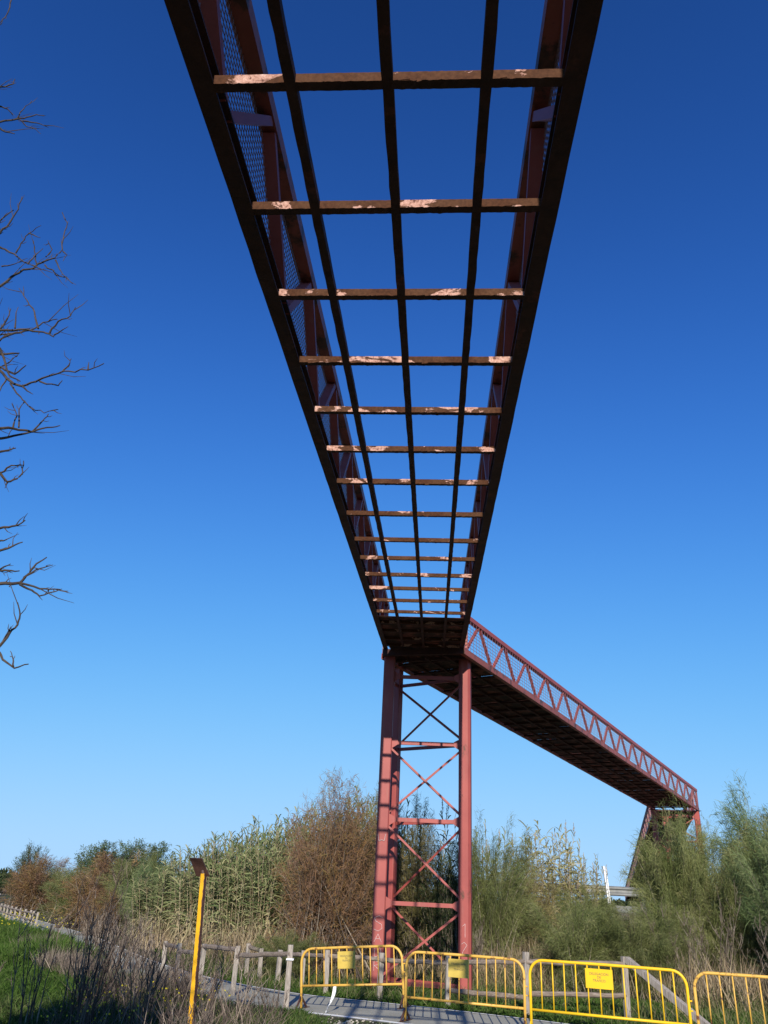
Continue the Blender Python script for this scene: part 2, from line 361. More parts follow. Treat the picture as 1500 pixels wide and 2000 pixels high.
def span(name, label, m4, W, yl, yr, rungs, plates, bay, ph, mats, wire, rail=(.97, 1.09), rag=.0025, diag=(.05, .07), seed=1, gapslit=.004):
    """yl, yr = (y0, y1) of the left and right edge beams; plates = list of (y0, y1)"""
    t = thing(name, label, 'footbridge', mat4=m4, group='spans of the footbridge'); r = random.Random(seed)
    B = .11
    for side, (y0, y1) in ((0, yl), (1, yr)):
        x0 = 0 if side == 0 else W-B
        mb = MB(); n = int((y1-y0)*4)
        ragged(mb, 'y', y0, y1, x0, x0+B, 0, .016, n, .002, seed+side)        # lower flange
        mb.box(x0 if side == 0 else x0+B-.014, x0+.014 if side == 0 else x0+B, y0, y1, .018, .128)   # web
        ragged(mb, 'y', y0, y1, x0+.001, x0+B-.001, .130, .144, n, .001, seed+5+side)
        mb.build('edge_beam', mats['beam'], t)
        mb = MB(); mb.box(x0-.005, x0+B+.005, y0, y1, rail[0], rail[1]); mb.build('handrail', mats['rail'], t)
        k0 = math.ceil((y0-ph)/bay); xc = x0+B/2
        yy = ph + k0*bay
        while yy < y1+bay*.5:
            for sgn in (-1, 1):
                yb = yy + sgn*(bay/2-.05); yt = yy + sgn*.05
                if y0 < yb < y1 and y0 < yt < y1:
                    mb = MB(); mb.beam((xc, yb, .144), (xc, yt, rail[0]), diag[0], diag[1], up=(1, 0, 0))
                    mb.build('truss_diagonal', mats['diag'], t)
            yy += bay
        for ye in (y0, y1):
            mb = MB(); mb.box(x0+.02, x0+.09, ye+(.002 if ye == y0 else -.082), ye+(.082 if ye == y0 else -.002), .144, rail[0]); mb.build('end_post', mats['diag'], t)
        # welded wire infill
        mb = MB(); xw = x0+.012 if side == 0 else x0+B-.012; g = wire[0]; th = wire[1]; ya, yb = max(y0, wire[2]), min(y1, wire[3])
        z = .16
        while z < rail[0]-.005:
            mb.box(xw-th/2, xw+th/2, ya, yb, z-th/2, z+th/2); z += g
        y = ya+.01
        while y < yb:
            mb.box(xw-th/2+th, xw+th/2+th, y-th/2, y+th/2, .144, rail[0]); y += wire[4]
        tag(mb.build('wire_mesh', M['wire'], t), kind='stuff')
    # crossbars: five worn shapes share their meshes
    shapes = []
    for q in range(5):
        mb = MB(); ragged(mb, 'x', B-.004, W-B+.004, -.0275, .0275, .002, .058, 90, rag*.5, seed*31+q)
        for j in range(7):                                  # loose flakes of paint and rust along the lower arris
            xf = r.uniform(B+.05, W-B-.1); lf = r.uniform(.015, .07); zf = r.uniform(-.012, .004)
            mb.hexa([(xf, -.029, zf), (xf+lf, -.031, zf+.004), (xf+lf, -.022, zf+.006), (xf, -.022, zf+.004), (xf+lf*.15, -.030, .03), (xf+lf*.8, -.030, .026), (xf+lf*.8, -.023, .026), (xf+lf*.15, -.023, .03)])
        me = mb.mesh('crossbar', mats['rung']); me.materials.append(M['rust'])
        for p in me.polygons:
            if p.normal.z < -.7: p.material_index = 1      # dark rust on the underside, also painting in its shade
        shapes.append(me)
    for y in rungs:
        o = link('crossbar', shapes[r.randrange(5)], t, loc=(0, y, r.uniform(-.003, .003)), rot=(0, r.uniform(-.003, .003), r.uniform(-.004, .004)))
    ya, yb = min(yl[0], yr[0]), min(yl[1], yr[1])
    ya = max(yl[0], yr[0])
    for i in (1, 2, 3):
        xc = W*i/4 + r.uniform(-.006, .006); mb = MB()
        ragged(mb, 'y', ya, yb, xc-.028, xc+.028, -.002, .056, int((yb-ya)*9), rag, seed*7+i); mb.build('stringer', mats['str'], t)
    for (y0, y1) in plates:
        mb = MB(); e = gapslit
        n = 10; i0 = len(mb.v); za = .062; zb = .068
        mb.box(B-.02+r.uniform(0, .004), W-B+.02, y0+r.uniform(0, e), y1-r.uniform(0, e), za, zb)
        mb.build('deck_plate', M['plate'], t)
    return t
# span over the viewer, rising towards the tower
o1, d1, c1 = (.0925, 18.209, 7.1786), (.0745, .99076, .1133), (.99718, -.07499, 0)
s_list = [-14.78, -13.92, -13.08, -12.2, -11.35, -10.5, -9.64, -8.6, -7.56, -6.68, -5.78, -4.92, -4.05, -3.13]
rungs1 = [s*1.06 for s in s_list] + [-15.67-.93*i-.93 for i in range(9)]
under = [-2.28, -1.36, -.44, .42]
pl1 = [(-2.70, -2.28), (-2.28, -1.36), (-1.36, -.44), (-.44, .40)]
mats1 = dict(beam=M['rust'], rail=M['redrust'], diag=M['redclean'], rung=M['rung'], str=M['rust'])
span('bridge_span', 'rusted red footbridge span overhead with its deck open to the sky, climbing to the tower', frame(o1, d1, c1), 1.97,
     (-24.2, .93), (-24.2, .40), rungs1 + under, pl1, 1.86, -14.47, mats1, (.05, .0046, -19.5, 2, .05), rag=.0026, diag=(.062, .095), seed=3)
# span running right from the tower towards the road
az2, sl2 = R(31.66), -.026
d2 = Vector((math.sin(az2), math.cos(az2), sl2)); c2 = Vector((math.cos(az2), -math.sin(az2), 0)); W2 = 2.15
node = Vector((2.55, 19.30, 7.19)); o2 = node - c2*(W2-.055) - Vector((0, 0, .135))
bay2 = 1.622; L2 = bay2*16.55
rungs2 = [-.55 + .87*i for i in range(int(L2/.87)+1)]
pl2 = [(rungs2[i], rungs2[i+1]) for i in range(len(rungs2)-1)]
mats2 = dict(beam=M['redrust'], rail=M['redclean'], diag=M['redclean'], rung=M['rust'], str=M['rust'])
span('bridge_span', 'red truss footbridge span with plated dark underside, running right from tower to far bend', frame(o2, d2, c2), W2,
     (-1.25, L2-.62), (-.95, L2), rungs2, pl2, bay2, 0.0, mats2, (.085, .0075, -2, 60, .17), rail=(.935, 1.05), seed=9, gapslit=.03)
# third span, dropping away behind the shrubs
az3, sl3 = R(14.4), -.084
d3 = Vector((math.sin(az3), math.cos(az3), sl3)); c3 = Vector((math.cos(az3), -math.sin(az3), 0))
o3 = o2 + d2*(L2-.55) + c2*.02
rungs3 = [.2 + .87*i for i in range(54)]
span('bridge_span', 'red footbridge ramp dropping away behind the green shrubs from the far bend', frame(o3, d3, c3), 2.1,
     (0, 47), (.65, 47), rungs3, [(rungs3[i], rungs3[i+1]) for i in range(53)], bay2, .8, mats2, (.085, .0075, 0, 60, .17), rail=(.935, 1.05), seed=12)

# corner platform where the first two spans meet
def lv(m, x, y, z): return m @ Vector((x, y, z))
m1, m2 = frame(o1, d1, c1), frame(o2, d2, c2)
t = thing('corner_platform', 'dark steel corner platform joining two footbridge spans on top of the lattice tower', 'platform', (1.2, 19.2, 7.2))
def rel(p): return (p[0]-1.2, p[1]-19.2, p[2]-7.2)
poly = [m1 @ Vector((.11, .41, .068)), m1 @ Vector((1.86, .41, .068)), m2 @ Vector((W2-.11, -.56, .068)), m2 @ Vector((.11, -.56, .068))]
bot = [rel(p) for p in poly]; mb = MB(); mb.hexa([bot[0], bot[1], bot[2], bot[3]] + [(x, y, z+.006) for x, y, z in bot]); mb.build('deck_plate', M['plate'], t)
for a, b in (((.15, 19.06, 7.17), (2.08, 18.52, 7.17)), ((.42, 19.62, 7.17), (2.28, 18.90, 7.17))):
    mb = MB(); mb.beam(rel(a), rel(b), .10, .16); mb.build('cross_beam', M['rust'], t)
for (x, y) in ((.18, 19.22), (2.16, 18.72)):
    mb = MB(); mb.box(x-1.2-.045, x-1.2+.045, y-19.2-.045, y-19.2+.045, 0.02, 1.12); mb.build('corner_post', M['redrust'], t)

# ------------------------------------------------------------------ lattice tower
def column(p, s, h, rz, mat, parent, bev=.12, name='column'):
    mb = MB(); u = (math.cos(rz), math.sin(rz), 0)
    mb.beam((p[0], p[1], -.1), (p[0], p[1], h), s, s, up=u, bev=bev); return mb.build(name, mat, parent)
def tower(label, LF, LR, RR, H, levels, braces, rz, size, full=True):
    bx, by = LF
    t = thing('lattice_tower', label, 'tower', (bx, by, 0), group='towers carrying the footbridge')
    P = dict(LF=(0, 0), LR=(LR[0]-bx, LR[1]-by), RR=(RR[0]-bx, RR[1]-by))
    column(P['LF'], size[0], H, rz[0], M['redclean'], t, .16); column(P['LR'], size[1], H, rz[1], M['redclean'], t, .16); column(P['RR'], size[2], H, rz[2], M['red'], t, .38)
    for n in P:
        mb = MB(); x, y = P[n]; mb.box(x-.19, x+.19, y-.19, y+.19, H+.002, H+.02); mb.build('cap_plate', M['rust'], t)
        mb = MB(); mb.box(x-.24, x+.24, y-.24, y+.24, -.02, .035); mb.build('base_plate', M['redrust'], t)
    def V(n, z, dx=0, dy=0): return (P[n][0]+dx, P[n][1]+dy, z)
    for z in levels:
        for a, b, w in (('LF', 'RR', .085), ('LR', 'RR', .075), ('LF', 'LR', .07)):
            q = (Vector(V(b, z))-Vector(V(a, z))).normalized()
            mb = MB(); mb.beam(Vector(V(a, z))+q*.12, Vector(V(b, z))-q*.12, .05, w); mb.build('tie_bar', M['redclean'], t)
    for z in levels[1:]:
        for n, sg in (('LF', 1), ('RR', -1)):
            x, y = P[n]; mb = MB(); xa = x+sg*.10; xb = x+sg*.27; ya = y-.062 if n != 'RR' else y-.05
            mb.hexa([(xa, ya, z-.16), (xb, ya-.02*sg, z-.05), (xb, ya-.02*sg+.008, z-.05), (xa, ya+.008, z-.16), (xa, ya, z+.14), (xb, ya-.02*sg, z+.05), (xb, ya-.02*sg+.008, z+.05), (xa, ya+.008, z+.14)]); mb.build('gusset_plate', M['redclean'], t)
    for (i, a, b, kind) in braces:
        z0, z1 = levels[i], levels[i+1]
        p, q = (V(a, z1-.05), V(b, z0+.05)) if kind == 'down' else (V(a, z0+.05), V(b, z1-.05))
        p, q = Vector(p), Vector(q); u = (q-p).normalized(); off = Vector((0, -.05 if kind == 'down' else .012, 0))
        mb = MB(); mb.beam(p+u*.13+off, q-u*.13+off, .045, .07, up=(0, 1, 0)); mb.build('brace', M['redclean'], t)
    return t, P
LV = [.12, 1.64, 3.36, 5.08, 6.67]
TB = [(3, 'LR', 'RR', 'down'), (3, 'LR', 'RR', 'up'), (2, 'LF', 'RR', 'down'), (2, 'LF', 'RR', 'up'), (1, 'LF', 'RR', 'down'), (1, 'LR', 'RR', 'up'), (0, 'LR', 'RR', 'down'), (0, 'LF', 'RR', 'up')]
LF, LRc, RR = (.33, 19.38), (.585, 20.38), (2.2, 19.25)
tw, TP = tower('tall red lattice tower with graffiti, carrying the bend of the footbridge', LF, LRc, RR, 7.14, LV, TB, (R(-4.3), R(-31), R(-15)), (.27, .205, .28))
# paint scrawls on the columns and a tie bar
def strokes(name, mat, parent, org, ux, uz, nrm, lines, w):
    mb = MB(); ux, uz, nrm = Vector(ux), Vector(uz), Vector(nrm)
    for ln in lines:
        for a, b in zip(ln[:-1], ln[1:]):
            A = Vector(org)+ux*a[0]+uz*a[1]+nrm*.004; B2 = Vector(org)+ux*b[0]+uz*b[1]+nrm*.004
            mb.beam(A, B2, .004, w, up=nrm)
    for i in range(0, len(mb.v)): pass
    return mb.build(name, mat, parent)
fx = Vector((math.cos(R(-4.3)), math.sin(R(-4.3)), 0)); fn = Vector((fx.y, -fx.x, 0))
LET = {'S': [[(.09, .9), (.0, 1), (-.09, .85), (-.06, .65), (.07, .45), (.08, .2), (0, .02), (-.09, .12)]],
       'W': [[(-.10, .9), (-.06, .1), (0, .6), (.06, .1), (.10, .9)]], 'A': [[(-.08, 0), (0, .95), (.08, 0)], [(-.05, .4), (.05, .4)]],
       'D': [[(-.06, 0), (-.06, .95), (.04, .85), (.08, .5), (.04, .1), (-.06, 0)]], 'R': [[(-.06, 0), (-.06, .95), (.05, .85), (.05, .6), (-.05, .5), (.08, 0)]],
       'U': [[(-.09, 1), (-.07, .1), (0, .3), (.05, .15), (.08, 1)]], '1': [[(-.04, .8), (.02, 1), (.02, 0)]], '2': [[(-.06, .85), (.0, 1), (.06, .8), (-.03, .3), (-.05, .0), (.08, .05)]],
       '0': [[(0, 1), (-.07, .7), (-.06, .2), (0, 0), (.07, .3), (.06, .8), (0, 1)]]}
for ch, z, h, wd, mt in (('U', 2.86, .17, .035, 'grafblue'), ('S', 1.08, .30, .022, 'graf'), ('A', .88, .16, .014, 'graf'), ('D', .60, .22, .016, 'graf'), ('R', .34, .2, .016, 'graf')):
    o = Vector((0, 0, z)) + fn*.135
    strokes('graffiti_mark', M[mt], tw, o, fx, (0, 0, h), fn, LET[ch], wd)
n2 = Vector((math.sin(R(-15)), -math.cos(R(-15)), 0)); x2 = Vector((-n2.y, n2.x, 0)); p2 = Vector((TP['RR'][0], TP['RR'][1], 0))
for ch, z, h in (('1', 1.05, .26), ('2', .70, .26), ('0', .36, .28)):
    strokes('graffiti_mark', M['graf'], tw, p2 + n2*.14 + Vector((0, 0, z)), x2, (0, 0, h), n2, LET[ch], .013)
mb = MB(); a = Vector((.45, -.035, 1.645)); b = Vector((1.60, -.112, 1.645)); mb.beam(a + Vector((0, 0, .0)), b, .004, .045); mb.build('paint_streak', M['grafblue'], tw)
o4 = m2 @ Vector((.12, L2-1.0, 0)); o5 = m2 @ Vector((W2-.12, L2-.2, 0)); o6 = m2 @ Vector((.35, L2+.35, 0))
tower('farther red tower mostly hidden by green shrubs, under the distant bend of the footbridge', (o4.x, o4.y), (o6.x, o6.y), (o5.x, o5.y), o5.z-.03, [.12, 1.7, 3.3, 4.9, 6.1],
      [(i, 'LF', 'RR', k) for i in range(4) for k in ('down', 'up')], (R(-31), R(-15), R(-31)), (.24, .24, .26))

# ================================================================== FENCES, BARRIERS, SIGN POST
def rfence(name, label, posts, rails, th=.092, rs=1):
    """posts: (x, y, height); rails: (i, j, z_i, z_j)"""
    bx, by = posts[0][0], posts[0][1]; r = random.Random(rs)
    t = thing(name, label, 'fence', (bx, by, 0))
    for (x, y, h) in posts:
        mb = MB(); dx, dy = r.uniform(-.02, .02), r.uniform(-.02, .02)
        a = r.uniform(0, .5); mb.beam((x-bx, y-by, -.2), (x-bx+dx, y-by+dy, h), th, th, up=(math.cos(a), math.sin(a), 0), bev=.18); mb.build('post', M['wood'], t)
    for (i, j, zi, zj) in rails:
        a, b = posts[i], posts[j]; mb = MB()
        p, q = Vector((a[0]-bx, a[1]-by, zi)), Vector((b[0]-bx, b[1]-by, zj)); n = 9; pts = []
        for k in range(n+1):
            f = k/n; c = p.lerp(q, f); pts.append(c + Vector((0, -.02, r.uniform(-.008, .008))))
        mb.tube(pts, [th*.457*r.uniform(.9, 1.08) for _ in pts], 8); mb.build('rail', M['rail'], t, smooth=False)
    return t
fp = [(-2.59, 20.6, .66), (-2.24, 20.2, .60), (-1.79, 19.6, .62), (-1.2, 18.74, .68), (-.67, 17.85, .76), (.36, 17.45, .78), (1.60, 16.82, .82), (2.88, 15.86, .99), (4.69, 16.17, .98)]
t = rfence('wooden_fence', 'weathered timber fence on the far side of the path, passing in front of the tower', fp,
       [(0, 1, .60, .54), (2, 3, .55, .60), (3, 4, .60, .66), (4, 5, .66, .68), (5, 6, .66, .70), (6, 7, .72, .84), (6, 7, .26, .30), (7, 8, .84, .86), (7, 8, .36, .38)], rs=4)
mb = MB(); mb.beam((4.69+2.59+.05, 16.12-20.6, .94), (5.66+2.59, 14.6-20.6, .02), .10, .10); mb.build('brace_rail', M['wood'], t)
npst = [(-1.24, 15.69, .93), (-2.35, 17.0, .80), (-3.2, 18.2, .74), (-4.0, 19.8, .64), (-4.5, 20.7, .62)]
t = rfence('wooden_fence', 'weathered timber log fence left of the leftmost barrier, on the near side of the path', npst,
       [(0, 1, .80, .64), (1, 2, .74, .70), (2, 3, .56, .50), (3, 4, .56, .56)], rs=8)
mb = MB(); mb.box(-.062, .062, -.062, .062, .70, .725); mb.build('white_tape_band', M['white'], t)
# long fence far left, beside the dirt track
fl = [(-12.4, 35.1), (-13.4, 37), (-14.6, 39), (-15.8, 41), (-17.0, 43.2), (-18.3, 45.5), (-19.6, 47.8), (-20.9, 50.2), (-22.2, 52.6), (-23.5, 55), (-24.8, 57.5), (-26.0, 60), (-27.2, 62.5), (-28.2, 65), (-29.0, 68), (-29.2, 72), (-28.2, 76)]
fl2 = []
for a, b in zip(fl[:-1], fl[1:]): fl2 += [a, ((a[0]+b[0])/2, (a[1]+b[1])/2)]
fl2.append(fl[-1])
rfence('wooden_fence', 'long pale timber fence curving along the dirt track at far left', [(x-.35, y-.2, .62) for x, y in fl2],
       [(i, i+1, .52, .52) for i in range(len(fl2)-1)] + [(i, i+1, .28, .28) for i in range(len(fl2)-1)], th=.08, rs=15)

def arc(c, r, a0, a1, n): return [(c[0]+r*math.cos(a0+(a1-a0)*i/n), 0, c[1]+r*math.sin(a0+(a1-a0)*i/n)) for i in range(n+1)]
def text_mesh(txt, size, mat, name='lettering'):
    cu = bpy.data.curves.new('t', 'FONT'); cu.body = txt; cu.size = size; cu.align_x = 'CENTER'; cu.extrude = .0008; cu.space_line = .95
    ob = bpy.data.objects.new('t', cu); COL.objects.link(ob); dg = bpy.context.evaluated_depsgraph_get(); dg.update()
    me = bpy.data.meshes.new_from_object(ob.evaluated_get(dg)); bpy.data.objects.remove(ob); me.name = name
    me.materials.clear(); me.materials.append(mat); return me
SIGN = text_mesh('DELEGACION\nDE\nTRAFICO', .052, M['ink'])
def barrier(label, A, B, zA, zB, H, mat, signmat, sign=True, legs=(0, 0), roll=0.0):
    """A, B: feet; a crowd barrier of bent tube, standing on flat cross feet"""
    A3, B3 = Vector((A[0], A[1], zA)), Vector((B[0], B[1], zB)); L = (B3-A3).length; x = (B3-A3).normalized(); y = Vector((-x.y, x.x, 0)).normalized(); z = x.cross(y)
    m = Matrix((x, y, z)).transposed().to_4x4(); m.translation = A3
    t = thing('crowd_barrier', label, 'barrier', mat4=m, group='yellow barriers across the path')
    rr = .2; lo = .33; mb = MB(); g0, g1 = legs
    pts = [(0, 0, g0)] + [(0, 0, H-rr-.2)] + arc((rr, H-rr), rr, math.pi, math.pi/2, 6) + [(L*.5, 0, H+.004)] + arc((L-rr, H-rr), rr, math.pi/2, 0, 6) + [(L, 0, H-rr-.2), (L, 0, g1)]
    mb.tube(pts, .022, 8); mb.build('tube_frame', mat, t, smooth=True)
    mb = MB(); mb.tube([(.015, 0, lo), (L-.015, 0, lo)], .019, 8); mb.build('bottom_rail', mat, t, smooth=True)
    n = 12; s0, s1 = L*.372, L*.548
    for i in range(n):
        xx = L*(i+1)/(n+1.0); zt = H-.015
        if xx < rr: zt = H-rr+math.sqrt(max(0, rr*rr-(rr-xx)**2))-.012
        if L-xx < rr: zt = H-rr+math.sqrt(max(0, rr*rr-(rr-(L-xx))**2))-.012
        mb = MB(); mb.tube([(xx, 0, lo+.012), (xx, 0, zt)], .0105, 6); mb.build('bar', mat, t, smooth=True)
    if sign:
        mb = MB(); mb.box(s0, s1, -.021, -.014, H-.31, H-.055); mb.build('sign_plate', signmat, t)
        o = link('lettering', SIGN, t, loc=((s0+s1)/2, -.0235, H-.135), rot=(R(90), 0, 0)); k_ = (s1-s0)/.42; o.scale = (k_*.92, k_*.92, k_)
    for xx, g in ((0, g0), (L, g1)):
        if g < .02:
            mb = MB(); mb.box(xx-.03, xx+.03, -.27, .27, .002, .012)
            mb.beam((xx, -.20, .012), (xx, -.015, .17), .02, .03); mb.beam((xx, .20, .012), (xx, .015, .17), .02, .03); mb.build('foot', M['brownplate'] if mat != M['yellow'] else mat, t)
    for zz in (.5, .62):
        mb = MB(); mb.tube([(L, 0, zz), (L+.05, 0, zz)], .011, 6); mb.build('hook', mat, t)
    return t
barrier('faded yellow crowd barrier left of the tower, tilted with its right end raised', (-.98, 15.62), (.72, 14.93), 0, .16, .88, M['yellowold'], M['signold'])
barrier('rusty faded yellow crowd barrier directly in front of the tower', (.73, 14.73), (2.5, 13.96), 0, 0, .97, M['yellowold'], M['signold'])
barrier('bright freshly painted yellow crowd barrier with lettered sign plate right of the tower', (2.58, 13.9), (4.65, 12.98), 0, 0, .985, M['yellow'], M['yellow'])
barrier('pale yellow crowd barrier running out of the picture at bottom right', (4.74, 12.93), (6.8, 12.05), 0, 0, .985, M['yellowold'], M['signold'], sign=False)

t = thing('sign_post', 'leaning yellow post with peeling paint and a tilted brown plate on top', 'post', (-2.13, 12, 0))
mb = MB(); n = 26; i0 = 0
mb.beam((0, 0, -.1), (-.105, .01, 1.93), .066, .066, up=(math.sin(.45), math.cos(.45), 0), bev=.2); mb.build('pole', M['pole'], t)
mb = MB(); p = [Vector((-.32, -.02, 2.12)), Vector((-.135, -.10, 2.12)), Vector((-.018, .02, 1.90)), Vector((-.215, .10, 1.90))]
nn = (p[1]-p[0]).cross(p[3]-p[0]).normalized()*.012
mb.hexa([p[0], p[1], p[2], p[3]] + [q-nn for q in p]); mb.build('plate', M['brownplate'], t)
mb = MB(); mb.tube([(-.105, .01, 1.90), (-.13, .01, 1.97)], .03, 8); mb.build('bracket', M['brownplate'], t)

# scraps
mb = MB(); r_ = random.Random(3); i0 = 0; pts = []
for i in range(9):
    f = i/8; c = Vector((-.43-.10*f + .02*math.sin(5*f), 15.30-.12*f, .36*(1-f)**1.1 + .012)); wv = .030+.035*f
    tw_ = .5+1.2*f; pts.append((c, Vector((math.cos(tw_)*wv, math.sin(tw_)*wv, 0))))
for c, u in pts: mb.v += [tuple(c-u), tuple(c+u), tuple(c+u+Vector((.002, .006, .002))), tuple(c-u+Vector((.002, .006, .002)))]
for i in range(8):
    for j in range(4): mb.f.append((i*4+j, i*4+(j+1) % 4, i*4+4+(j+1) % 4, i*4+4+j))
tag(mb.build('plastic_strip', M['white'], smooth=True), 'torn white plastic strip hanging from the leftmost barrier to the path edge', 'plastic strip')
mb = MB(); mb.hexa([(4.02, 13.18, .20), (4.14, 13.14, .19), (4.13, 13.12, .02), (4.00, 13.16, .03), (4.03, 13.21, .205), (4.15, 13.17, .195), (4.14, 13.15, .02), (4.01, 13.19, .03)])
tag(mb.build('white_scrap', M['white']), 'small white scrap at the foot of the bright yellow barrier', 'scrap')

# guardrail and marker post on the embankment
t = thing('guardrail', 'grey steel road guardrail on the embankment behind the shrubs', 'guardrail', (4, 30.6, 1.5))
prof = [(0, -.155), (.035, -.12), (.035, -.075), (-.03, -.03), (-.03, .03), (.035, .075), (.035, .12), (0, .155)]
mb = MB(); xs = np.linspace(0, 34, 18)
for x in xs: mb.v += [(x, -a, .80+b) for a, b in prof]
for i in range(17):
    for j in range(7): mb.f.append((i*8+j, i*8+8+j, i*8+9+j, i*8+j+1))
mb.build('beam', M['zinc'], t)
mb = MB(); mb.box(0, 34, -.012, .0, .14, .34); mb.build('lower_rail', M['zinc'], t)
for i in range(17):
    mb = MB(); mb.box(1.8+i*2-.05, 1.8+i*2+.05, .04, .16, -.3, .88); mb.build('post', M['zinc'], t)
t = thing('marker_post', 'leaning white marker post standing in front of the guardrail', 'post', (8.12, 29.0, 1.3))
mb = MB(); mb.beam((0, 0, -.1), (-.13, 0, 1.72), .09, .05, up=(1, 0, 0)); mb.beam((.075, .02, -.1), (-.055, .02, 1.70), .035, .03, up=(1, 0, 0)); mb.build('shaft', M['whitepost'], t)

# ================================================================== VEGETATION
def bez(p0, p1, p2, t): return p0*(1-t)**2 + p1*(2*t*(1-t)) + p2*t**2
def feather(seed, Rr, H, nb, ns, leaf, stem, ln=(.16, .42), wd=.012, droop=.35, bare=.25, up=.35, top=1.0, K=2, flare=.5, chaos=.42, foot=.16, ali=.75):
    """a shrub of fine hanging sprays: returns (foliage mesh, stems mesh)"""
    g = np.random.default_rng(seed)
    az = g.uniform(0, 2*np.pi, nb); rr = np.sqrt(g.uniform(0, 1, nb)); lump = 1 + .22*np.sin(az*3+seed) * rr
    prof = H*(1 - flare*rr**2.2)*lump
    zz = prof*(1-(1-top)*g.random(nb))*np.clip(g.beta(2.4, 1.1, nb), .12, 1)
    tip = np.stack([rr*Rr*np.cos(az), rr*Rr*np.sin(az), zz], 1)
    base = np.stack([g.normal(0, foot*Rr, nb), g.normal(0, foot*Rr, nb), np.full(nb, -.05)], 1)
    ctrl = np.stack([tip[:, 0]*.45, tip[:, 1]*.45, zz*.72], 1) + g.normal(0, .08, (nb, 3))
    tt = np.linspace(0, 1, 7)[None, :, None]
    cur = base[:, None]*(1-tt)**2 + ctrl[:, None]*2*tt*(1-tt) + tip[:, None]*tt**2
    rad = (0.010+.010*(H/4))*np.linspace(1, .18, 7)[None]*g.uniform(.5, 1.3, nb)[:, None]
    stems = strand_tubes(cur, rad, g.uniform(0, 1, nb), 'stems', stem)
    wgt = np.linalg.norm(tip-base, axis=1); wgt = wgt*g.uniform(.35, 1.6, nb); b = g.choice(nb, ns, p=wgt/wgt.sum())
    t = bare + (1-bare)*np.power(g.random(ns), .75); T = t[:, None]
    P = base[b]*(1-T)**2 + ctrl[b]*2*T*(1-T) + tip[b]*T**2
    tan = norm(2*(1-T)*(ctrl[b]-base[b]) + 2*T*(tip[b]-ctrl[b]))
    out = P.copy(); out[:, 2] = 0; out = norm(out)
    spread = .055*(H/4+.5)
    P = P + g.normal(0, spread, (ns, 3)); P[:, 2] = np.maximum(P[:, 2], .03)
    d = tan*ali + out*.30 + g.normal(0, chaos, (ns, 3)); d[:, 2] += up
    L = g.uniform(ln[0], ln[1], ns); bt = g.uniform(0, 1, nb)
    V = ribbons(g, P, d, L, wd*g.uniform(.6, 1.4, ns), droop*g.uniform(.3, 1.6, ns), K)
    tint = .62*bt[b] + .38*g.random(ns)
    return ribbon_mesh('foliage', [(V, tint)], leaf), stems
def cane(seed, Rr, H, n, leaves, straw=.35, leaf='cane_leaf', plume=0):
    g = np.random.default_rng(seed)
    r = np.sqrt(g.random(n))*Rr; a = g.uniform(0, 2*np.pi, n)
    base = np.stack([r*np.cos(a), r*np.sin(a), np.zeros(n)], 1); h = H*(g.uniform(.66, 1.0, n))*(1-.18*(r/Rr)**2)
    lean = np.stack([.07*np.cos(a), .07*np.sin(a)], 1)*(r/Rr)[:, None] + g.normal(0, .045, (n, 2))
    tipp = base + np.stack([lean[:, 0]*h, lean[:, 1]*h, h], 1)
    tt = np.linspace(0, 1, 5)[None, :, None]; ctrl = base + np.stack([lean[:, 0]*h*.25, lean[:, 1]*h*.25, h*.55], 1)
    cur = base[:, None]*(1-tt)**2 + ctrl[:, None]*2*tt*(1-tt) + tipp[:, None]*tt**2
    stems = strand_tubes(cur, np.linspace(.015, .005, 5)[None]*np.ones((n, 1)), g.uniform(.1, 1, n), 'stalks', M['straw'])
    m = n*leaves; b = np.repeat(np.arange(n), leaves); t = np.tile(np.linspace(.22, 1.0, leaves), n) + g.normal(0, .02, m); t = np.clip(t, .1, 1); T = t[:, None]
    P = base[b]*(1-T)**2 + ctrl[b]*2*T*(1-T) + tipp[b]*T**2
    la = g.uniform(0, 2*np.pi, m); el = np.where(t > .85, g.uniform(.9, 1.4, m), g.uniform(.25, 1.1, m)); dry = (t < straw + g.normal(0, .10, m))
    el = np.where(dry, g.uniform(-1.3, .5, m), el)
    d = np.stack([np.cos(la)*np.cos(el), np.sin(la)*np.cos(el), np.sin(el)], 1)
    L = np.where(t > .85, g.uniform(.28, .50, m), g.uniform(.35, .68, m)); L = np.where(dry, L*.75, L)
    V = ribbons(g, P, d, L, g.uniform(.022, .046, m), np.where(dry, .8, g.uniform(.25, .8, m)), 3)
    tint = np.where(dry, g.uniform(.72, 1.0, m), np.clip(g.normal(.38, .2, m) + .2*(1-t), 0, .8))
    gr = [(V, tint)]
    me = ribbon_mesh('leaves', gr, M[leaf]); pl = None
    if plume:
        q = g.choice(n, plume, replace=False); k = 34; b = np.repeat(q, k); s = np.tile(np.linspace(0, .42, k), plume)
        P = tipp[b] + np.stack([0*s, 0*s, s], 1); la = g.uniform(0, 6.3, len(b))
        d = np.stack([np.cos(la)*.45, np.sin(la)*.45, np.full(len(b), .9)], 1)
        V = ribbons(g, P, d, g.uniform(.07, .19, len(b))*(1-s*1.4), .018, .25, 2); pl = ribbon_mesh('plumes', [(V, g.uniform(.3, 1, len(b)))], M['straw'])
    return me, stems, pl
def plant(name, meshes, label, cat, loc, rz=0, sc=(1, 1, 1), group=None):
    t = thing(name, label, cat, loc, (0, 0, rz), group); t.scale = sc
    for me in meshes:
        if me: tag(link(me.name.split('.')[0], me, t), kind='stuff')
    return t
TW = M['twig']
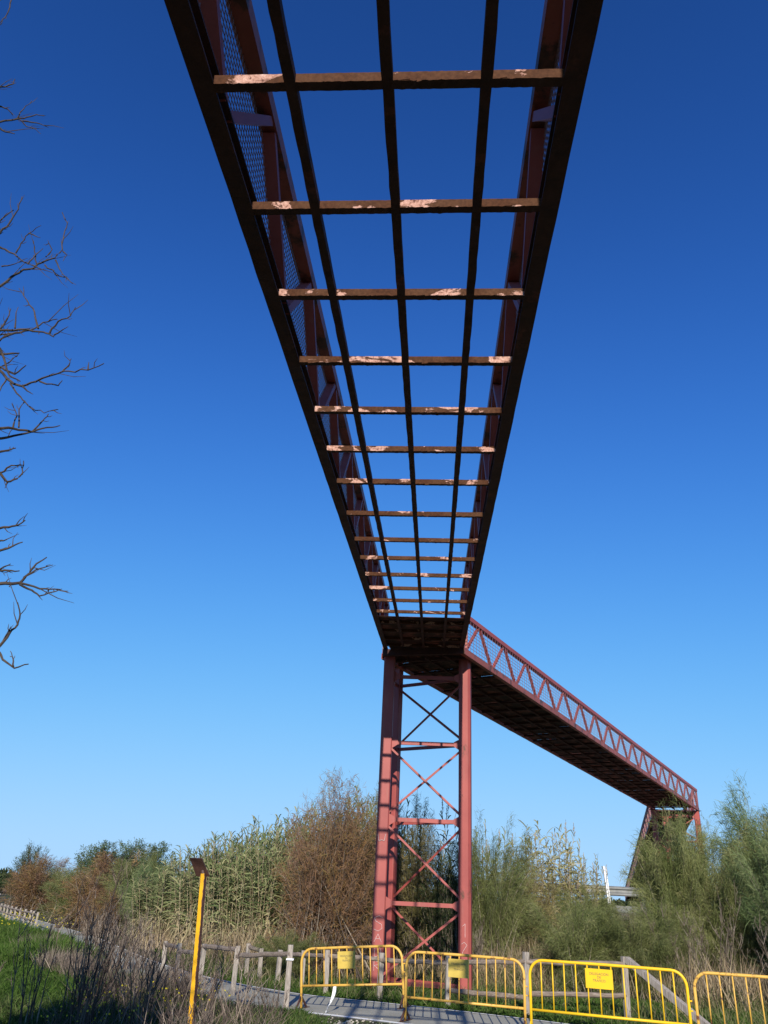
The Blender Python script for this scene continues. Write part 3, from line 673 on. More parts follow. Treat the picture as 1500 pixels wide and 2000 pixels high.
# ---- shared shapes (R 2 m, H 4 m before scaling)
fb1 = feather(1, 1.9, 4, 300, 36000, M['tam_brown'], TW, (.10, .28), .010, .15, .10, .15, chaos=.85, foot=.42, ali=.45, flare=.42)
fb2 = feather(2, 2.0, 4, 220, 26000, M['tam_brown'], TW, (.12, .34), .015, .2, .10, .2, chaos=.8, foot=.42, ali=.45, flare=.42)
fo1 = feather(3, 1.8, 4, 220, 26000, M['tam_olive'], TW, (.12, .30), .011, .2, .12, .2, chaos=.7, foot=.35, ali=.5, flare=.4)
fg1 = feather(4, 2.0, 4, 150, 40000, M['tam_green'], TW, (.16, .44), .0105, .7, .10, .40, chaos=.5, foot=.34, ali=.6, flare=.24)
fg2 = feather(5, 2.1, 4, 120, 40000, M['tam_green'], TW, (.18, .50), .0105, .8, .10, .45, chaos=.5, foot=.30, ali=.6, flare=.24)
fg3 = feather(6, 1.9, 4, 130, 38000, M['tam_blue'], TW, (.16, .42), .0105, .65, .12, .5, chaos=.5, foot=.30, ali=.6, flare=.24)
fd1 = feather(7, 1.7, 4, 180, 15000, M['dark_fol'], TW, (.10, .28), .02, .1, .12, .3, chaos=.6, foot=.3)
ft1 = feather(8, 2.0, 4, 200, 18000, M['tree_fol'], TW, (.10, .24), .032, .2, .30, .2, flare=.30, chaos=.9)
cn1 = cane(21, 1.25, 4.2, 140, 31, .34); cn2 = cane(22, 1.3, 4.2, 140, 31, .40); cn3 = cane(23, .9, 4.2, 60, 24, .30, 'cane_pale', plume=10)
cn4 = cane(24, .8, 4.2, 16, 22, .45, 'cane_leaf', plume=9)

G1 = 'cane clumps along the far side of the path'
for (x, y, rz, sx, sz, ms, lab) in [
    (-6.35, 29.3, .3, 1.0, .60, cn1, 'low green cane clump at the left end of the reed bed'),
    (-5.2, 27.6, 1.2, 1.05, .70, cn2, 'grey green cane clump beside the low one ending the reed bed'),
    (-4.25, 26.4, 2.3, 1.0, .80, cn1, 'leafy cane clump behind the yellow post with the brown plate'),
    (-3.35, 25.2, 4.0, 1.0, .82, cn2, 'dense bright cane clump midway between yellow post and brown tamarisk'),
    (-2.55, 24.3, 5.1, .95, .81, cn1, 'tall cane clump touching the left side of the brown tamarisk'),
    (-1.75, 25.6, .9, 1.0, .97, cn2, 'tall cane clump rising behind the left half of the brown tamarisk'),
    (-.75, 25.8, 3.3, 1.05, 1.08, cn1, 'tallest cane clump, rising behind the right half of the brown tamarisk'),
    (.15, 26.4, 2.0, 1.0, 1.14, cn2, 'cane clump right behind the left column of the tower'),
    (-4.6, 29.5, 2.9, 1.1, .76, cn2, 'cane clump in the second row behind the yellow post'),
    (-3.0, 28.0, 1.9, 1.1, .96, cn1, 'cane clump in the second row at the middle of the reed bed')]:
    plant('cane_clump', ms, lab, 'cane', (x, y, 0), rz, (sx, sx, sz), G1)
plant('cane_clump', cn4, 'sparse feathery reed stems just right of the tower, against the sky', 'cane', (3.1, 24.2, 0), .4, (1, 1, 1.06), 'thin reeds near the tower')
plant('cane_clump', cn4, 'sparse dark reed stems seen between the tower columns', 'cane', (2.0, 23.4, 0), 2.4, (.8, .8, .97), 'thin reeds near the tower')
plant('cane_clump', cn3, 'pale yellow cane clump with plumes behind the guardrail shrubs', 'cane', (5.75, 27.6, .5), 1.0, (1.05, 1.05, .90), 'pale cane')
plant('cane_clump', cn3, 'smaller pale cane clump on the right flank of the plumed one', 'cane', (6.7, 27.2, .5), 2.8, (.7, .7, .68), 'pale cane')

GT = 'tamarisk shrubs behind the fence'
for (x, y, rz, sx, sz, ms, lab) in [
    (-.85, 21.9, .2, .82, 1.17, fb1, 'large rusty brown tamarisk left of the tower'),
    (.15, 23.2, 2.0, .62, 1.16, fo1, 'tall olive brown tamarisk directly behind the left tower columns'),
    (1.30, 22.6, 1.1, .55, 1.05, fo1, 'dark olive tamarisk seen through the tower lattice'),
    (1.95, 22.0, 3.1, .42, .80, fd1, 'low dark shrub at the foot of the right tower column'),
    (3.15, 22.2, .8, .58, .92, fg1, 'grey green tamarisk just right of the tower'),
    (4.15, 23.4, 2.5, .62, .80, fo1, 'dull olive tamarisk between the tower and the pale cane'),
    (6.25, 24.2, 3.9, .48, .58, fg2, 'green tamarisk in front of the guardrail, left of the white marker post'),
    (7.3, 21.0, 5.2, .46, .54, fg1, 'bright green tamarisk covering the foot of the white marker post'),
    (7.95, 22.2, 1.5, .66, 1.00, fg2, 'tall weeping green tamarisk under the distant bend of the bridge'),
    (9.0, 23.0, 4.4, .78, 1.12, fg1, 'broad green tamarisk right of the one under the bridge bend'),
    (11.0, 22.8, 2.2, .95, 1.27, fg3, 'tallest blue green tamarisk at the right edge'),
    (9.7, 19.6, .5, .72, .98, fg3, 'blue green tamarisk in front at right behind the pale barrier'),
    (10.2, 21.4, 1.1, .80, .98, fg2, 'weeping green tamarisk filling the gap before the tallest one at right'),
    (8.7, 21.2, 3.0, .60, .80, fg1, 'yellow green tamarisk in front of the broad one right of the bridge bend'),
    (9.4, 17.0, 3.6, .58, .66, fg2, 'dense green tamarisk cut by the right edge, low in front'),
    (4.7, 19.9, 1.9, .55, .50, fg1, 'low dark green tamarisk behind the fence between tower and braced post'),
    (6.0, 19.6, 4.9, .55, .46, fg2, 'low spreading tamarisk behind the braced fence post'),
    (5.4, 22.6, .3, .45, .44, fg3, 'small blue green tamarisk under the left end of the guardrail'),
    (-1.7, 20.7, 2.7, .42, .24, fg2, 'small green bush at the foot of the rusty tamarisk')]:
    plant('tamarisk_shrub', ms, lab, 'shrub', (x, y, 0), rz, (sx, sx, sz), GT)

GF = 'distant shrubs and trees left of the reed bed'
for (x, y, rz, sx, sz, ms, lab, nm, cat) in [
    (-11.0, 38.0, .4, 1.15, .76, fb2, 'reddish brown tamarisk at middle left, under the round green tree', 'tamarisk_shrub', 'shrub'),
    (-13.6, 42.0, 1.4, .85, .66, fg1, 'pale grey green shrub between the two brown tamarisks at left', 'tamarisk_shrub', 'shrub'),
    (-18.3, 50.0, 3.0, 1.1, .77, fb2, 'brown tamarisk farthest left beside the cycle path', 'tamarisk_shrub', 'shrub'),
    (-15.6, 49.0, 5.0, 1.1, .62, fo1, 'olive tamarisk behind the pale grey green shrub at left', 'tamarisk_shrub', 'shrub'),
    (-8.7, 34.2, 2.0, .85, .74, fg2, 'soft grey green tamarisk left of the reed bed', 'tamarisk_shrub', 'shrub'),
    (-7.6, 31.4, 3.5, .60, .66, fg3, 'dull blue green tamarisk at the left foot of the reed bed', 'tamarisk_shrub', 'shrub'),
    (-9.6, 33.4, 1.0, .6, .40, fb2, 'low brown tamarisk by the path bend at left', 'tamarisk_shrub', 'shrub'),
    (-18.6, 62.0, .7, 1.25, 1.16, ft1, 'round green tree showing above the reddish brown tamarisk, left half of its pair', 'round_tree', 'tree'),
    (-16.3, 63.0, 2.9, 1.25, 1.24, ft1, 'round green tree showing above the reddish brown tamarisk, right half of its pair', 'round_tree', 'tree'),
    (-23.0, 60.0, .2, 1.05, 1.05, fd1, 'dark spiky evergreen behind the farthest left brown tamarisk', 'evergreen_tree', 'tree')]:
    plant(nm, ms, lab, cat, (x, y, 0), rz, (sx, sx, sz), GF)
# the far wood: one mass
g = np.random.default_rng(77); n = 30000
cx = g.uniform(-130, 40, n); cy = 108 + g.uniform(0, 22, n); hh = 1.9 + .5*np.sin(cx*.21) + .4*np.sin(cx*.57+1)
P = np.stack([cx, cy, hh*np.sqrt(g.random(n))], 1); d = g.normal(0, 1, (n, 3)); d[:, 2] = np.abs(d[:, 2])
V = ribbons(g, P, d, g.uniform(.4, .8, n), .4, .1, 2)
tag(link('far_wood', ribbon_mesh('far_wood', [(V, g.random(n))], M['dark_fol'])), kind='stuff')

# ---- bare tree at the left, branches reaching into the picture
BR = [[0,[[-4.44,5.5,10.56],[-4.42,5.5,10.33],[-4.44,5.5,10.14],[-4.46,5.5,10.01]]],[1,[[-4.33,5.64,9.29],[-4.3,5.65,9.31],[-4.21,5.69,9.42],[-4.21,5.69,9.5]]],[1,[[-4.35,5.85,9.0],[-4.21,5.94,9.19],[-4.15,5.99,9.29],[-4.08,6.03,9.39],[-4.01,6.06,9.41]]],[0,[[-4.21,5.94,9.19],[-4.2,5.97,9.39],[-4.17,6.01,9.59]]],[0,[[-4.19,5.95,9.2],[-4.11,5.99,9.14],[-4.04,6.02,9.15],[-3.97,6.05,9.11]]],[1,[[-4.34,5.8,9.2],[-4.27,5.83,9.2],[-4.21,5.85,9.14]]],[1,[[-3.64,4.92,7.81],[-3.55,4.92,7.74],[-3.46,4.92,7.72]]],[0,[[-3.42,4.91,7.88],[-3.29,4.9,7.85],[-3.17,4.9,7.8]]],[1,[[-3.91,6.04,6.89],[-3.86,6.05,6.95],[-3.79,6.06,7.08],[-3.71,6.08,7.2],[-3.63,6.1,7.24],[-3.6,6.11,7.31],[-3.53,6.12,7.37],[-3.46,6.13,7.42],[-3.42,6.15,7.55],[-3.45,6.15,7.75],[-3.45,6.15,7.92],[-3.54,6.15,8.07]]],[0,[[-3.41,6.15,7.53],[-3.36,6.15,7.49],[-3.38,6.15,7.4]]],[0,[[-3.61,6.11,7.31],[-3.67,6.1,7.47],[-3.71,6.1,7.61]]],[1,[[-4.03,6.02,7.44],[-3.93,5.99,7.38],[-3.76,5.94,7.27],[-3.63,5.91,7.15],[-3.51,5.87,7.07]]],[0,[[-3.36,5.82,7.04],[-3.21,5.78,6.89],[-3.07,5.73,6.82],[-2.99,5.71,6.73]]],[0,[[-3.25,5.78,7.07],[-3.16,5.75,6.92],[-2.99,5.71,6.73]]],[0,[[-3.74,5.93,7.27],[-3.71,5.91,7.38],[-3.65,5.89,7.5],[-3.52,5.83,7.55]]],[0,[[-3.65,5.89,7.5],[-3.49,5.83,7.39]]],[1,[[-3.68,5.47,7.03],[-3.65,5.46,7.06],[-3.57,5.43,7.17],[-3.52,5.41,7.32],[-3.52,5.4,7.47]]],[1,[[-3.77,5.55,7.26],[-3.75,5.55,7.29],[-3.66,5.56,7.46]]],[0,[[-3.24,5.59,6.93],[-3.21,5.6,7.03],[-3.27,5.59,7.13]]],[0,[[-3.59,5.55,6.75],[-3.52,5.56,6.78],[-3.42,5.57,6.84]]],[0,[[-3.33,5.58,6.81],[-3.27,5.58,6.78],[-3.14,5.6,6.75]]],[0,[[-3.38,5.58,6.82],[-3.34,5.58,6.92],[-3.29,5.59,7.03]]],[1,[[-3.07,4.92,5.52],[-3.02,4.9,5.53],[-2.84,4.84,5.5],[-2.65,4.79,5.45],[-2.56,4.76,5.41],[-2.51,4.74,5.37]]],[0,[[-2.56,4.76,5.41],[-2.5,4.72,5.5],[-2.41,4.7,5.54],[-2.38,4.68,5.61]]],[0,[[-2.67,4.79,5.48],[-2.74,4.8,5.64],[-2.83,4.82,5.76],[-2.94,4.84,5.9]]],[1,[[-3.2,5.21,5.65],[-3.19,5.22,5.68],[-3.13,5.29,5.81],[-3.05,5.36,5.9],[-2.99,5.41,6.03],[-2.91,5.47,6.12]]],[0,[[-3.14,5.29,5.86],[-3.18,5.31,6.1]]],[1,[[-3.59,5.83,6.23],[-3.54,5.8,6.36],[-3.53,5.79,6.47]]],[0,[[-2.99,5.64,6.08],[-2.86,5.59,6.14]]],[1,[[-3.64,5.88,6.23],[-3.54,5.85,6.22],[-3.41,5.8,6.22]]],[1,[[-3.43,5.67,5.72],[-3.37,5.64,5.68],[-3.22,5.6,5.54],[-3.09,5.56,5.47],[-2.96,5.51,5.49],[-2.79,5.44,5.52],[-2.65,5.38,5.52],[-2.46,5.31,5.49],[-2.32,5.25,5.52]]],[0,[[-2.71,5.4,5.52],[-2.66,5.38,5.58],[-2.65,5.37,5.64]]],[0,[[-2.46,5.31,5.49],[-2.47,5.31,5.57]]],[0,[[-2.92,5.49,5.48],[-2.72,5.42,5.4],[-2.69,5.4,5.44]]],[0,[[-3.22,5.6,5.52],[-3.13,5.58,5.41],[-3.05,5.55,5.33],[-2.95,5.53,5.24],[-2.8,5.47,5.16],[-2.67,5.42,5.17]]],[0,[[-3.08,5.55,5.46],[-3.01,5.53,5.4],[-2.96,5.52,5.37]]],[1,[[-2.99,4.87,5.38],[-2.92,4.9,5.27],[-2.85,4.92,5.13],[-2.78,4.96,5.11]]],[1,[[-3.07,5.14,5.36],[-2.92,5.1,5.27],[-2.83,5.06,5.33]]],[1,[[-3.69,6.09,6.17],[-3.55,6.17,6.25],[-3.59,6.14,6.13],[-3.64,6.11,6.05]]],[0,[[-3.57,6.13,5.94],[-3.58,6.1,5.77],[-3.59,6.08,5.7]]],[1,[[-3.0,5.22,4.85],[-2.92,5.3,4.9],[-2.81,5.39,4.93],[-2.74,5.46,5.02],[-2.67,5.52,5.08]]],[1,[[-3.16,5.54,4.94],[-3.05,5.57,4.99],[-2.93,5.61,5.06],[-2.87,5.62,5.18],[-2.85,5.64,5.26]]],[0,[[-3.07,5.57,5.06],[-3.07,5.58,5.19],[-3.14,5.57,5.3]]],[0,[[-3.03,5.58,5.08],[-3.07,5.58,5.25],[-3.05,5.59,5.35]]],[1,[[-2.88,5.13,4.59],[-2.84,5.17,4.63],[-2.8,5.2,4.67]]],[1,[[-3.19,5.72,4.75],[-3.15,5.75,4.72],[-3.1,5.77,4.67],[-3.05,5.82,4.73],[-3.03,5.84,4.8],[-3.05,5.84,4.91]]],[1,[[-3.3,5.99,4.86],[-3.21,5.97,4.93],[-3.09,5.94,4.92]]],[0,[[-3.2,5.97,4.77],[-3.21,5.97,4.71]]],[1,[[-2.85,5.34,4.07],[-2.74,5.3,4.06],[-2.66,5.27,4.07],[-2.61,5.25,4.1]]],[1,[[-2.68,5.08,3.85],[-2.59,5.03,3.85]]],[1,[[-2.74,5.25,3.85],[-2.66,5.27,3.9],[-2.6,5.28,3.94]]],[1,[[-2.5,4.88,3.47],[-2.37,4.92,3.5],[-2.34,4.94,3.57],[-2.31,4.95,3.65],[-2.26,4.97,3.71]]],[0,[[-2.36,4.93,3.54],[-2.3,4.95,3.61],[-2.21,4.98,3.66]]],[0,[[-2.37,4.92,3.5],[-2.25,4.96,3.48],[-2.16,4.98,3.49],[-2.08,5.01,3.49]]],[0,[[-2.37,4.92,3.49],[-2.29,4.94,3.46],[-2.24,4.96,3.43],[-2.16,4.98,3.47],[-2.12,5.0,3.5]]],[1,[[-2.72,5.3,3.72],[-2.66,5.29,3.72],[-2.56,5.26,3.71]]],[1,[[-3.05,5.89,3.92],[-3.0,5.89,3.97],[-2.95,5.89,4.0]]],[1,[[-2.58,5.27,3.15],[-2.56,5.27,3.17],[-2.52,5.27,3.26],[-2.48,5.27,3.32],[-2.48,5.27,3.39],[-2.52,5.27,3.48]]],[1,[[-2.81,5.76,3.27],[-2.74,5.73,3.19],[-2.62,5.69,3.12],[-2.5,5.63,3.14]]],[0,[[-2.63,5.69,3.13],[-2.65,5.7,3.19],[-2.69,5.71,3.25]]]]
TX, TY = -4.75, 5.3
t = thing('bare_tree', 'leafless tree at the left edge with twisted grey branches against the blue sky', 'tree', (TX, TY, 0))
def bt(p): return (p[0]-TX, p[1]-TY, p[2])
mb = MB(); r_ = random.Random(8)
tp = [(0, 0, -.1), (.02, .05, 1.6), (-.1, .0, 3.2), (-.22, .1, 5.2), (-.3, .05, 7.4), (-.4, .1, 9.6)]
mb.tube(tp, [.17, .15, .13, .10, .07, .03], 10); mb.build('trunk', M['bark'], t, smooth=True)
def trunk_at(z):
    for a, b in zip(tp[:-1], tp[1:]):
        if a[2] <= z <= b[2]: f = (z-a[2])/(b[2]-a[2]); return Vector(a).lerp(Vector(b), f)
    return Vector(tp[-1])
def wig(pts, r):
    out = []
    for a, b in zip(pts[:-1], pts[1:]):
        a, b = Vector(a), Vector(b); L = (b-a).length
        for k in range(3): out.append(a.lerp(b, k/3) + Vector((r.uniform(-1, 1), r.uniform(-1, 1), r.uniform(-1, 1)))*L*.05*(1 if k else 0))
    out.append(Vector(pts[-1])); return out
for root, pts in BR:
    P = [Vector(bt(p)) for p in pts]; n0 = len(P)
    if root:
        z0 = max(1.2, P[0].z - r_.uniform(.5, 1.1)); q = trunk_at(z0); P = [q, q.lerp(P[0], .5) + Vector((0, 0, -.12))] + P
    W_ = wig(P, r_); m_ = MB(); n = len(W_); r0 = .0145 if root else .0065
    m_.tube(W_, [r0*(1-.82*i/(n-1)) + .0012 for i in range(n)], 6)
    for i in range(3, n-1):                                    # thorny spurs
        if r_.random() < .55:
            dd = (W_[i+1]-W_[i]).normalized(); sd_ = Vector((r_.uniform(-1, 1), r_.uniform(-.6, .6), r_.uniform(-1, 1)))
            L = r_.uniform(.03, .13) if r_.random() < .8 else r_.uniform(.15, .3)
            e1 = W_[i] + (dd*.5+sd_*.7)*L*.55; e2 = e1 + (dd*.7+sd_*.4)*L*.5
            m_.tube([W_[i], e1, e2], [.004, .003, .0012], 4)
    m_.build('branch', M['bark'], t)
for i in range(14):                                            # limbs on the far side, out of the picture
    z0 = r_.uniform(2.6, 8.5); q = trunk_at(z0); a = r_.uniform(1.9, 4.9)
    P = [q]
    for k in range(5): P.append(P[-1] + Vector((math.cos(a)*.38 + r_.uniform(-.12, .12), math.sin(a)*.38 + r_.uniform(-.12, .12), r_.uniform(.05, .4))))
    m_ = MB(); m_.tube(wig(P, r_), [.03*(1-.9*k/15) for k in range(16)], 5); m_.build('branch', M['bark'], t)
# leafy tree outside the frame at left whose shade falls on the foreground weeds
ls = feather(31, 1.15, 2.4, 120, 12000, M['dark_fol'], TW, (.15, .32), .045, .1, .2, .3, flare=.3)
t = thing('shade_tree', 'leafy tree just outside the left edge that shades the foreground weeds', 'tree', (-4.3, 3.2, 0))
mb = MB(); mb.tube([(0, 0, -.1), (.05, 0, 1.5), (0, .05, 3.2)], [.13, .11, .08], 8); mb.build('trunk', M['bark'], t)
for me in ls: tag(link('crown', me, t, loc=(0, 0, 2.9)), kind='stuff')

# ---- grasses, weeds, flowers
NB = offset(far, 2.36); NC = offset(far, 3.3)
def band(i0, i1): return [tuple(p) for p in NB[i0:i1]] + [tuple(p) for p in NC[i0:i1][::-1]]
def in_poly(P, poly):
    x, y = P[:, 0], P[:, 1]; c = np.zeros(len(P), bool); n = len(poly); j = n-1
    for i in range(n):
        xi, yi = poly[i]; xj, yj = poly[j]
        c ^= ((yi > y) != (yj > y)) & (x < (xj-xi)*(y-yi)/((yj-yi) or 1e-9)+xi); j = i
    return c
FA = np.array(far); NE = np.array(near); PATHPOLY = [tuple(p) for p in FA] + [tuple(p) for p in NE[::-1]]
def scatter(g, n, poly, keep_off_path=True, clump=0.0, cs=1.0, margin=None):
    a = np.array(poly); lo, hi = a.min(0), a.max(0); out = []
    tot = 0
    while tot < n:
        P = g.uniform(lo, hi, (n*2, 2)); k = in_poly(P, poly)
        if keep_off_path: k &= ~in_poly(P, PATHPOLY)
        if clump:
            f = .5+.5*np.sin(P[:, 0]*2.1*cs+np.sin(P[:, 1]*1.7*cs)*2)*np.sin(P[:, 1]*2.6*cs+np.sin(P[:, 0]*1.3*cs)*2); k &= g.random(len(P)) > clump*(1-f)
        out.append(P[k]); tot += k.sum()
    return np.concatenate(out)[:n]
def grass(name, seed, n, poly, h, wd, mat, droop=.35, tilt=.5, clump=.6, cs=1.0, tb=(0, 1), z=0.0, off=True, K=2):
    g = np.random.default_rng(seed); P = scatter(g, n, poly, off, clump, cs); P3 = np.column_stack([P, np.full(n, z)])
    d = g.normal(0, tilt, (n, 3)); d[:, 2] = 1
    f = .6+.4*np.sin(P[:, 0]*1.4*cs+1)*np.sin(P[:, 1]*1.1*cs)
    V = ribbons(g, P3, d, g.uniform(h[0], h[1], n)*np.clip(f+.2, .4, 1.2), g.uniform(wd*.6, wd*1.4, n), droop, K)
    tint = tb[0]+(tb[1]-tb[0])*np.clip(.35*f + .65*g.random(n)**1.3, 0, 1)
    return tag(link(name, ribbon_mesh(name, [(V, tint)], mat)), kind='stuff')
MEAD = [(-4.3, 17.5), (-3.6, 16.2), (-7, 12.5), (-14, 20), (-18, 28), (-14.5, 31.5), (-10.6, 31.6), (-8.5, 27.0), (-6.4, 22.5)]
grass('meadow_grass', 41, 60000, MEAD, (.25, .62), .022, M['grass'], .35, .45, .45, .6, (0, .8))
grass('meadow_grass', 42, 6000, [(-12.8, 31), (-11.6, 31.5), (-16, 41), (-21, 50), (-28, 63), (-29, 62), (-21.5, 47), (-16, 37)], (.08, .22), .03, M['grass'], .3, .5, .3, .5, (.2, 1))
VERGE = [tuple(p) for p in offset(far, -.05)[:52]] + [(-6.5, 28), (-3.0, 22.6), (-.5, 20.9), (3, 20.5), (6, 20.0), (10, 18.5), (15, 12)]
grass('verge_grass', 43, 60000, VERGE, (.10, .30), .020, M['grass'], .45, .7, .6, 1.0, (0, .78))
grass('verge_grass', 44, 9000, VERGE, (.25, .55), .010, M['weeds'], .3, .4, .7, .8, (.4, 1))
FORE = [(-8, 9.5), (1.5, 9.5), (-.3, 13.2), (-1.0, 15.2), (-1.6, 16.0), (-3.3, 18.0), (-5.2, 20.8), (-9, 16)]
grass('foreground_weeds', 45, 32000, FORE, (.12, .42), .013, M['weeds'], .4, .6, .6, 1.2, (0, .8))
grass('foreground_grass', 46, 60000, FORE, (.10, .36), .012, M['grass'], .4, .6, .6, .9, (0, .8))
grass('path_edge_grass', 47, 5000, [(-1.3, 15.6), (-.6, 15.0), (.8, 14.4), (2.6, 13.2), (5, 11.5), (3, 10.5), (-1, 12)], (.01, .045), .012, M['grass'], .4, .9, .85, 1.6, (.1, 1))
grass('path_edge_grass', 48, 3500, [(-1.35, 15.75), (-.75, 15.45), (-.9, 15.2), (-1.6, 15.3)], (.06, .2), .014, M['grass'], .4, .8, .3, 1.6, (.1, .8))
BRUSH = [(-3.2, 22.3), (-.8, 21.2), (3, 20.3), (6, 19.0), (11, 16.5), (13, 20), (12, 26), (4, 27), (-2, 25), (-6, 28), (-7.2, 29.5)]
grass('undergrowth', 49, 26000, BRUSH, (.35, 1.15), .012, M['weeds'], .35, .45, .5, .8, (.1, 1), off=False)
grass('cane_litter', 52, 16000, [(-6.8, 27.6), (-3.0, 23.2), (-1.2, 22.6), (0.4, 24.0), (-3, 26), (-6.6, 29.6)], (.5, 1.4), .014, M['straw'], .15, .16, .3, .8, (.2, 1), off=False)
grass('dry_undergrowth', 50, 26000, BRUSH, (.5, 1.45), .013, M['straw'], .25, .28, .75, .7, (0, .9), off=False)
grass('bank_grass', 51, 14000, [(3.5, 25.6), (24, 24.6), (24, 29.0), (4.5, 29.2)], (.5, 1.1), .016, M['straw'], .4, .5, .4, .8, (.2, 1), z=.9, off=False)
g = np.random.default_rng(60)
def flowers(name, seed, n, poly, z, mat, s=.03):
    g = np.random.default_rng(seed); P = scatter(g, n, poly, True, .8, .7); P3 = np.column_stack([P, g.uniform(z[0], z[1], n)])
    V = ribbons(g, P3, g.normal(0, 1, (n, 3)), s, s, 0, 2); tag(link(name, ribbon_mesh(name, [(V, g.random(n))], mat)), kind='stuff')
flowers('yellow_flowers', 61, 240, [(-7.8, 25), (-9.6, 28.2), (-12.2, 32.0), (-14.0, 31.5), (-11.5, 26)], (.50, .80), M['flower'], .035)
flowers('yellow_flowers', 62, 260, [(-3, 11), (-1.6, 14.6), (-3.5, 16.5), (-4.5, 12)], (.15, .4), M['flower'], .025)
# gravel by the path
mb = MB(); r_ = random.Random(2)
for i in range(420):
    x = r_.gauss(-.3, .8); y = 13.9 + r_.gauss(0, .38) - .15*x; s = r_.uniform(.008, .028); q = [Vector((r_.uniform(.6, 1)*a, r_.uniform(.6, 1)*b, c*.6)) for a, b, c in ((-1, -1, 0), (1, -1, 0), (1, 1, 0), (-1, 1, 0), (-.7, -.7, 1), (.7, -.7, 1), (.7, .7, 1), (-.7, .7, 1))]
    mb.hexa([(x+v.x*s, y+v.y*s, .002+v.z*s) for v in q])
tag(mb.build('gravel', M['stone']), kind='stuff')

# ---- dry stalks standing in the left foreground
def stalk_plant(name, label, loc, seed, n, H, spread, mat='twigdark', side=6, group='dry weed plants in the left foreground', thick=.011, r0=.25):
    r = random.Random(seed); t = thing(name, label, 'weed', loc, group=group); m_ = MB()
    for i in range(n):
        a = r.uniform(0, 6.28); lean = spread*r.uniform(.2, 1); h = H*r.uniform(.55, 1)
        b = Vector((math.cos(a)*r0*r.random(), math.sin(a)*r0*r.random(), -.03)); P = [b]
        vx, vy = math.cos(a)*lean, math.sin(a)*lean
        for k in range(6):
            P.append(P[-1] + Vector((vx*h/6*(.6+.16*k) + r.uniform(-.02, .02), vy*h/6*(.6+.16*k) + r.uniform(-.02, .02), h/6)))
        m_.tube(P, [thick*(1-.75*k/6) for k in range(7)], 5)
        for q in range(side):
            k = r.randrange(2, 7); c = P[k]; a2 = r.uniform(0, 6.28); L = r.uniform(.15, .5)*h*.5
            e = [c, c+Vector((math.cos(a2)*L*.3, math.sin(a2)*L*.3, L*.5)), c+Vector((math.cos(a2)*L*.5, math.sin(a2)*L*.5, L))]
            m_.tube(e, [thick*.5, thick*.38, thick*.15], 4)
            for z in range(3):
                f = e[1].lerp(e[2], r.random()); m_.tube([f, f+Vector((r.uniform(-.06, .06), r.uniform(-.06, .06), r.uniform(.03, .1)))], [thick*.25, thick*.1], 3)
    me = m_.mesh('stalks', M[mat]); a_ = me.attributes.new('tint', 'FLOAT', 'POINT')
    g = np.random.default_rng(seed); a_.data.foreach_set('value', np.repeat(g.random(len(me.vertices)//5+1), 5)[:len(me.vertices)].astype(np.float32))
    link('stalks', me, t); return t
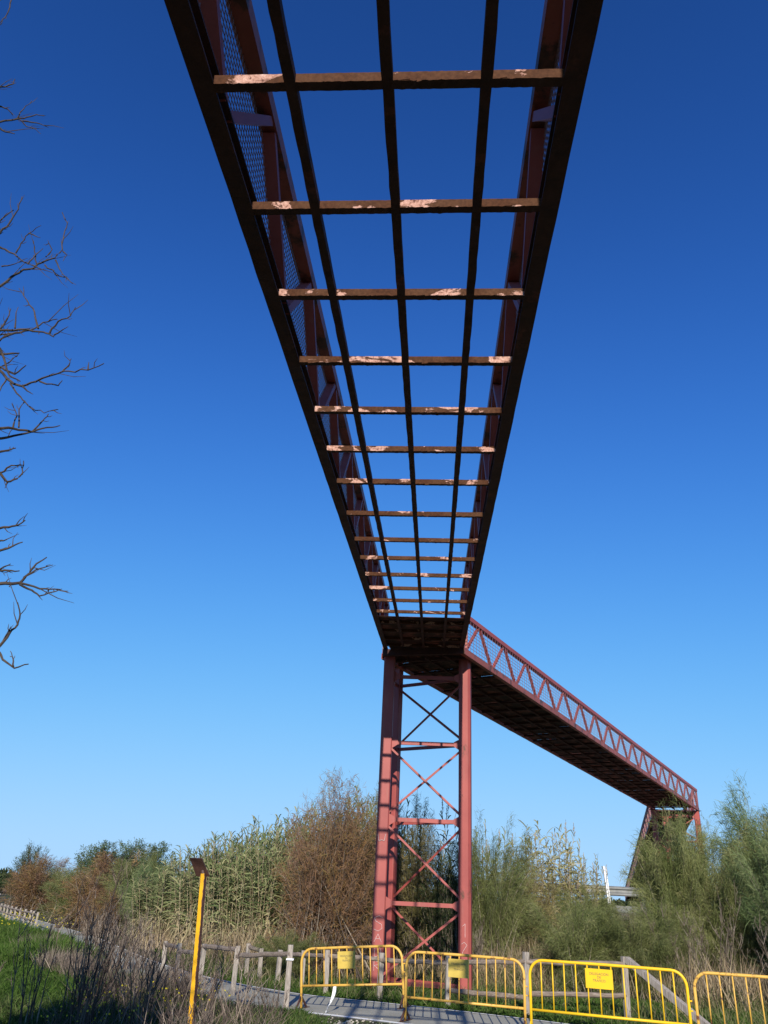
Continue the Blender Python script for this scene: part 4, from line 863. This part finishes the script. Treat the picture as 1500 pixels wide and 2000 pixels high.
for i, (x, y, n, H, sp, md, lab) in enumerate([
    (-3.55, 11.9, 18, 1.95, .22, 'twigdark', 'tallest dark dry weed, standing upright left of the yellow post'),
    (-4.3, 12.2, 8, 1.30, .30, 'twigdark', 'dark dry weed in front of the green meadow at far left'),
    (-2.95, 12.6, 18, 1.30, .45, 'twigdark', 'spreading dark dry weed between the tallest weed and the yellow post'),
    (-2.35, 13.6, 18, 1.05, .55, 'twigdark', 'bushy dark dry weed right behind the yellow post'),
    (-1.75, 13.4, 12, .75, .60, 'twig', 'low pale dry weed right of the yellow post'),
    (-4.0, 14.2, 18, 1.25, .45, 'twigdark', 'dark dry weed behind the tallest one'),
    (-5.2, 12.6, 6, .9, .4, 'twig', 'pale dry weed at the left edge'),
    (-2.9, 15.0, 14, .80, .6, 'twigdark', 'low tangled dark weed near the timber fence'),
    (-3.6, 16.4, 14, .85, .6, 'twigdark', 'tangled dark weed by the path beyond the yellow post'),
    (-1.3, 14.3, 10, .55, .7, 'twig', 'low dry weed close to the first fence post'),
    (-4.5, 18.6, 22, 1.05, .45, 'twig', 'pale twiggy dry weed at the near edge of the path, left of the log fence'),
    (-5.6, 21.0, 24, 1.15, .45, 'twig', 'pale tangled dry weed hiding the path at middle left'),
    (-6.9, 24.2, 24, 1.15, .45, 'twig', 'farther pale dry weed beside the path near the meadow'),
    (-8.3, 27.6, 24, 1.15, .45, 'twig', 'farthest dry weed at the right end of the flowering meadow'),
    (-2.1, 11.4, 8, .5, .6, 'twig', 'short pale weed at the foot of the yellow post')]):
    stalk_plant('dry_weed', lab, (x, y, 0), 100+i, n, H, sp, md)
grass('dry_stems', 93, 9000, band(33, 56), (.35, .95), .011, M['twig'], .15, .45, .3, .9, (.2, 1))
grass('near_side_weeds', 95, 9000, band(33, 60), (.25, .70), .014, M['weeds'], .35, .5, .3, .9, (.1, 1))
grass('meadow_grass', 96, 30000, [(-6.2, 20.8), (-7.8, 24.2), (-9.6, 28.2), (-12.2, 32.0), (-14.5, 32.0), (-11.5, 24), (-8.2, 19)], (.40, .78), .032, M['grass'], .35, .4, .2, .6, (.05, .85))
grass('meadow_grass', 94, 16000, band(50, 78), (.45, .95), .024, M['grass'], .35, .45, .25, .6, (.1, .85))
grass('dry_stems', 92, 2600, [(-4.0, 11.5), (-1, 11), (-1.2, 14.8), (-3.4, 17.8), (-4.6, 17)], (.3, .8), .007, M['twigdark'], .12, .6, .55, .9, (0, 1))
# dry bare branches among the shrubs on the right
for i, (x, y, n, H, sp, lab) in enumerate([
    (6.9, 19.2, 16, 1.7, .35, 'bare grey dry bush right of the braced fence post'),
    (7.7, 19.5, 14, 2.0, .40, 'taller bare grey branches in the gap between the green tamarisks'),
    (8.6, 18.6, 14, 1.6, .45, 'bare dry bush behind the joint of the two right barriers'),
    (2.6, 21.3, 14, 1.3, .30, 'bare dry stems at the right foot of the tower'),
    (6.2, 25.2, 12, 1.5, .40, 'bare pale bush on the bank left of the white marker post')]):
    stalk_plant('dry_bush', lab, (x, y, 0 if y < 24 else .4), 200+i, n, H, sp, 'twig', 9, 'bare dry bushes on the right', .011, .35)
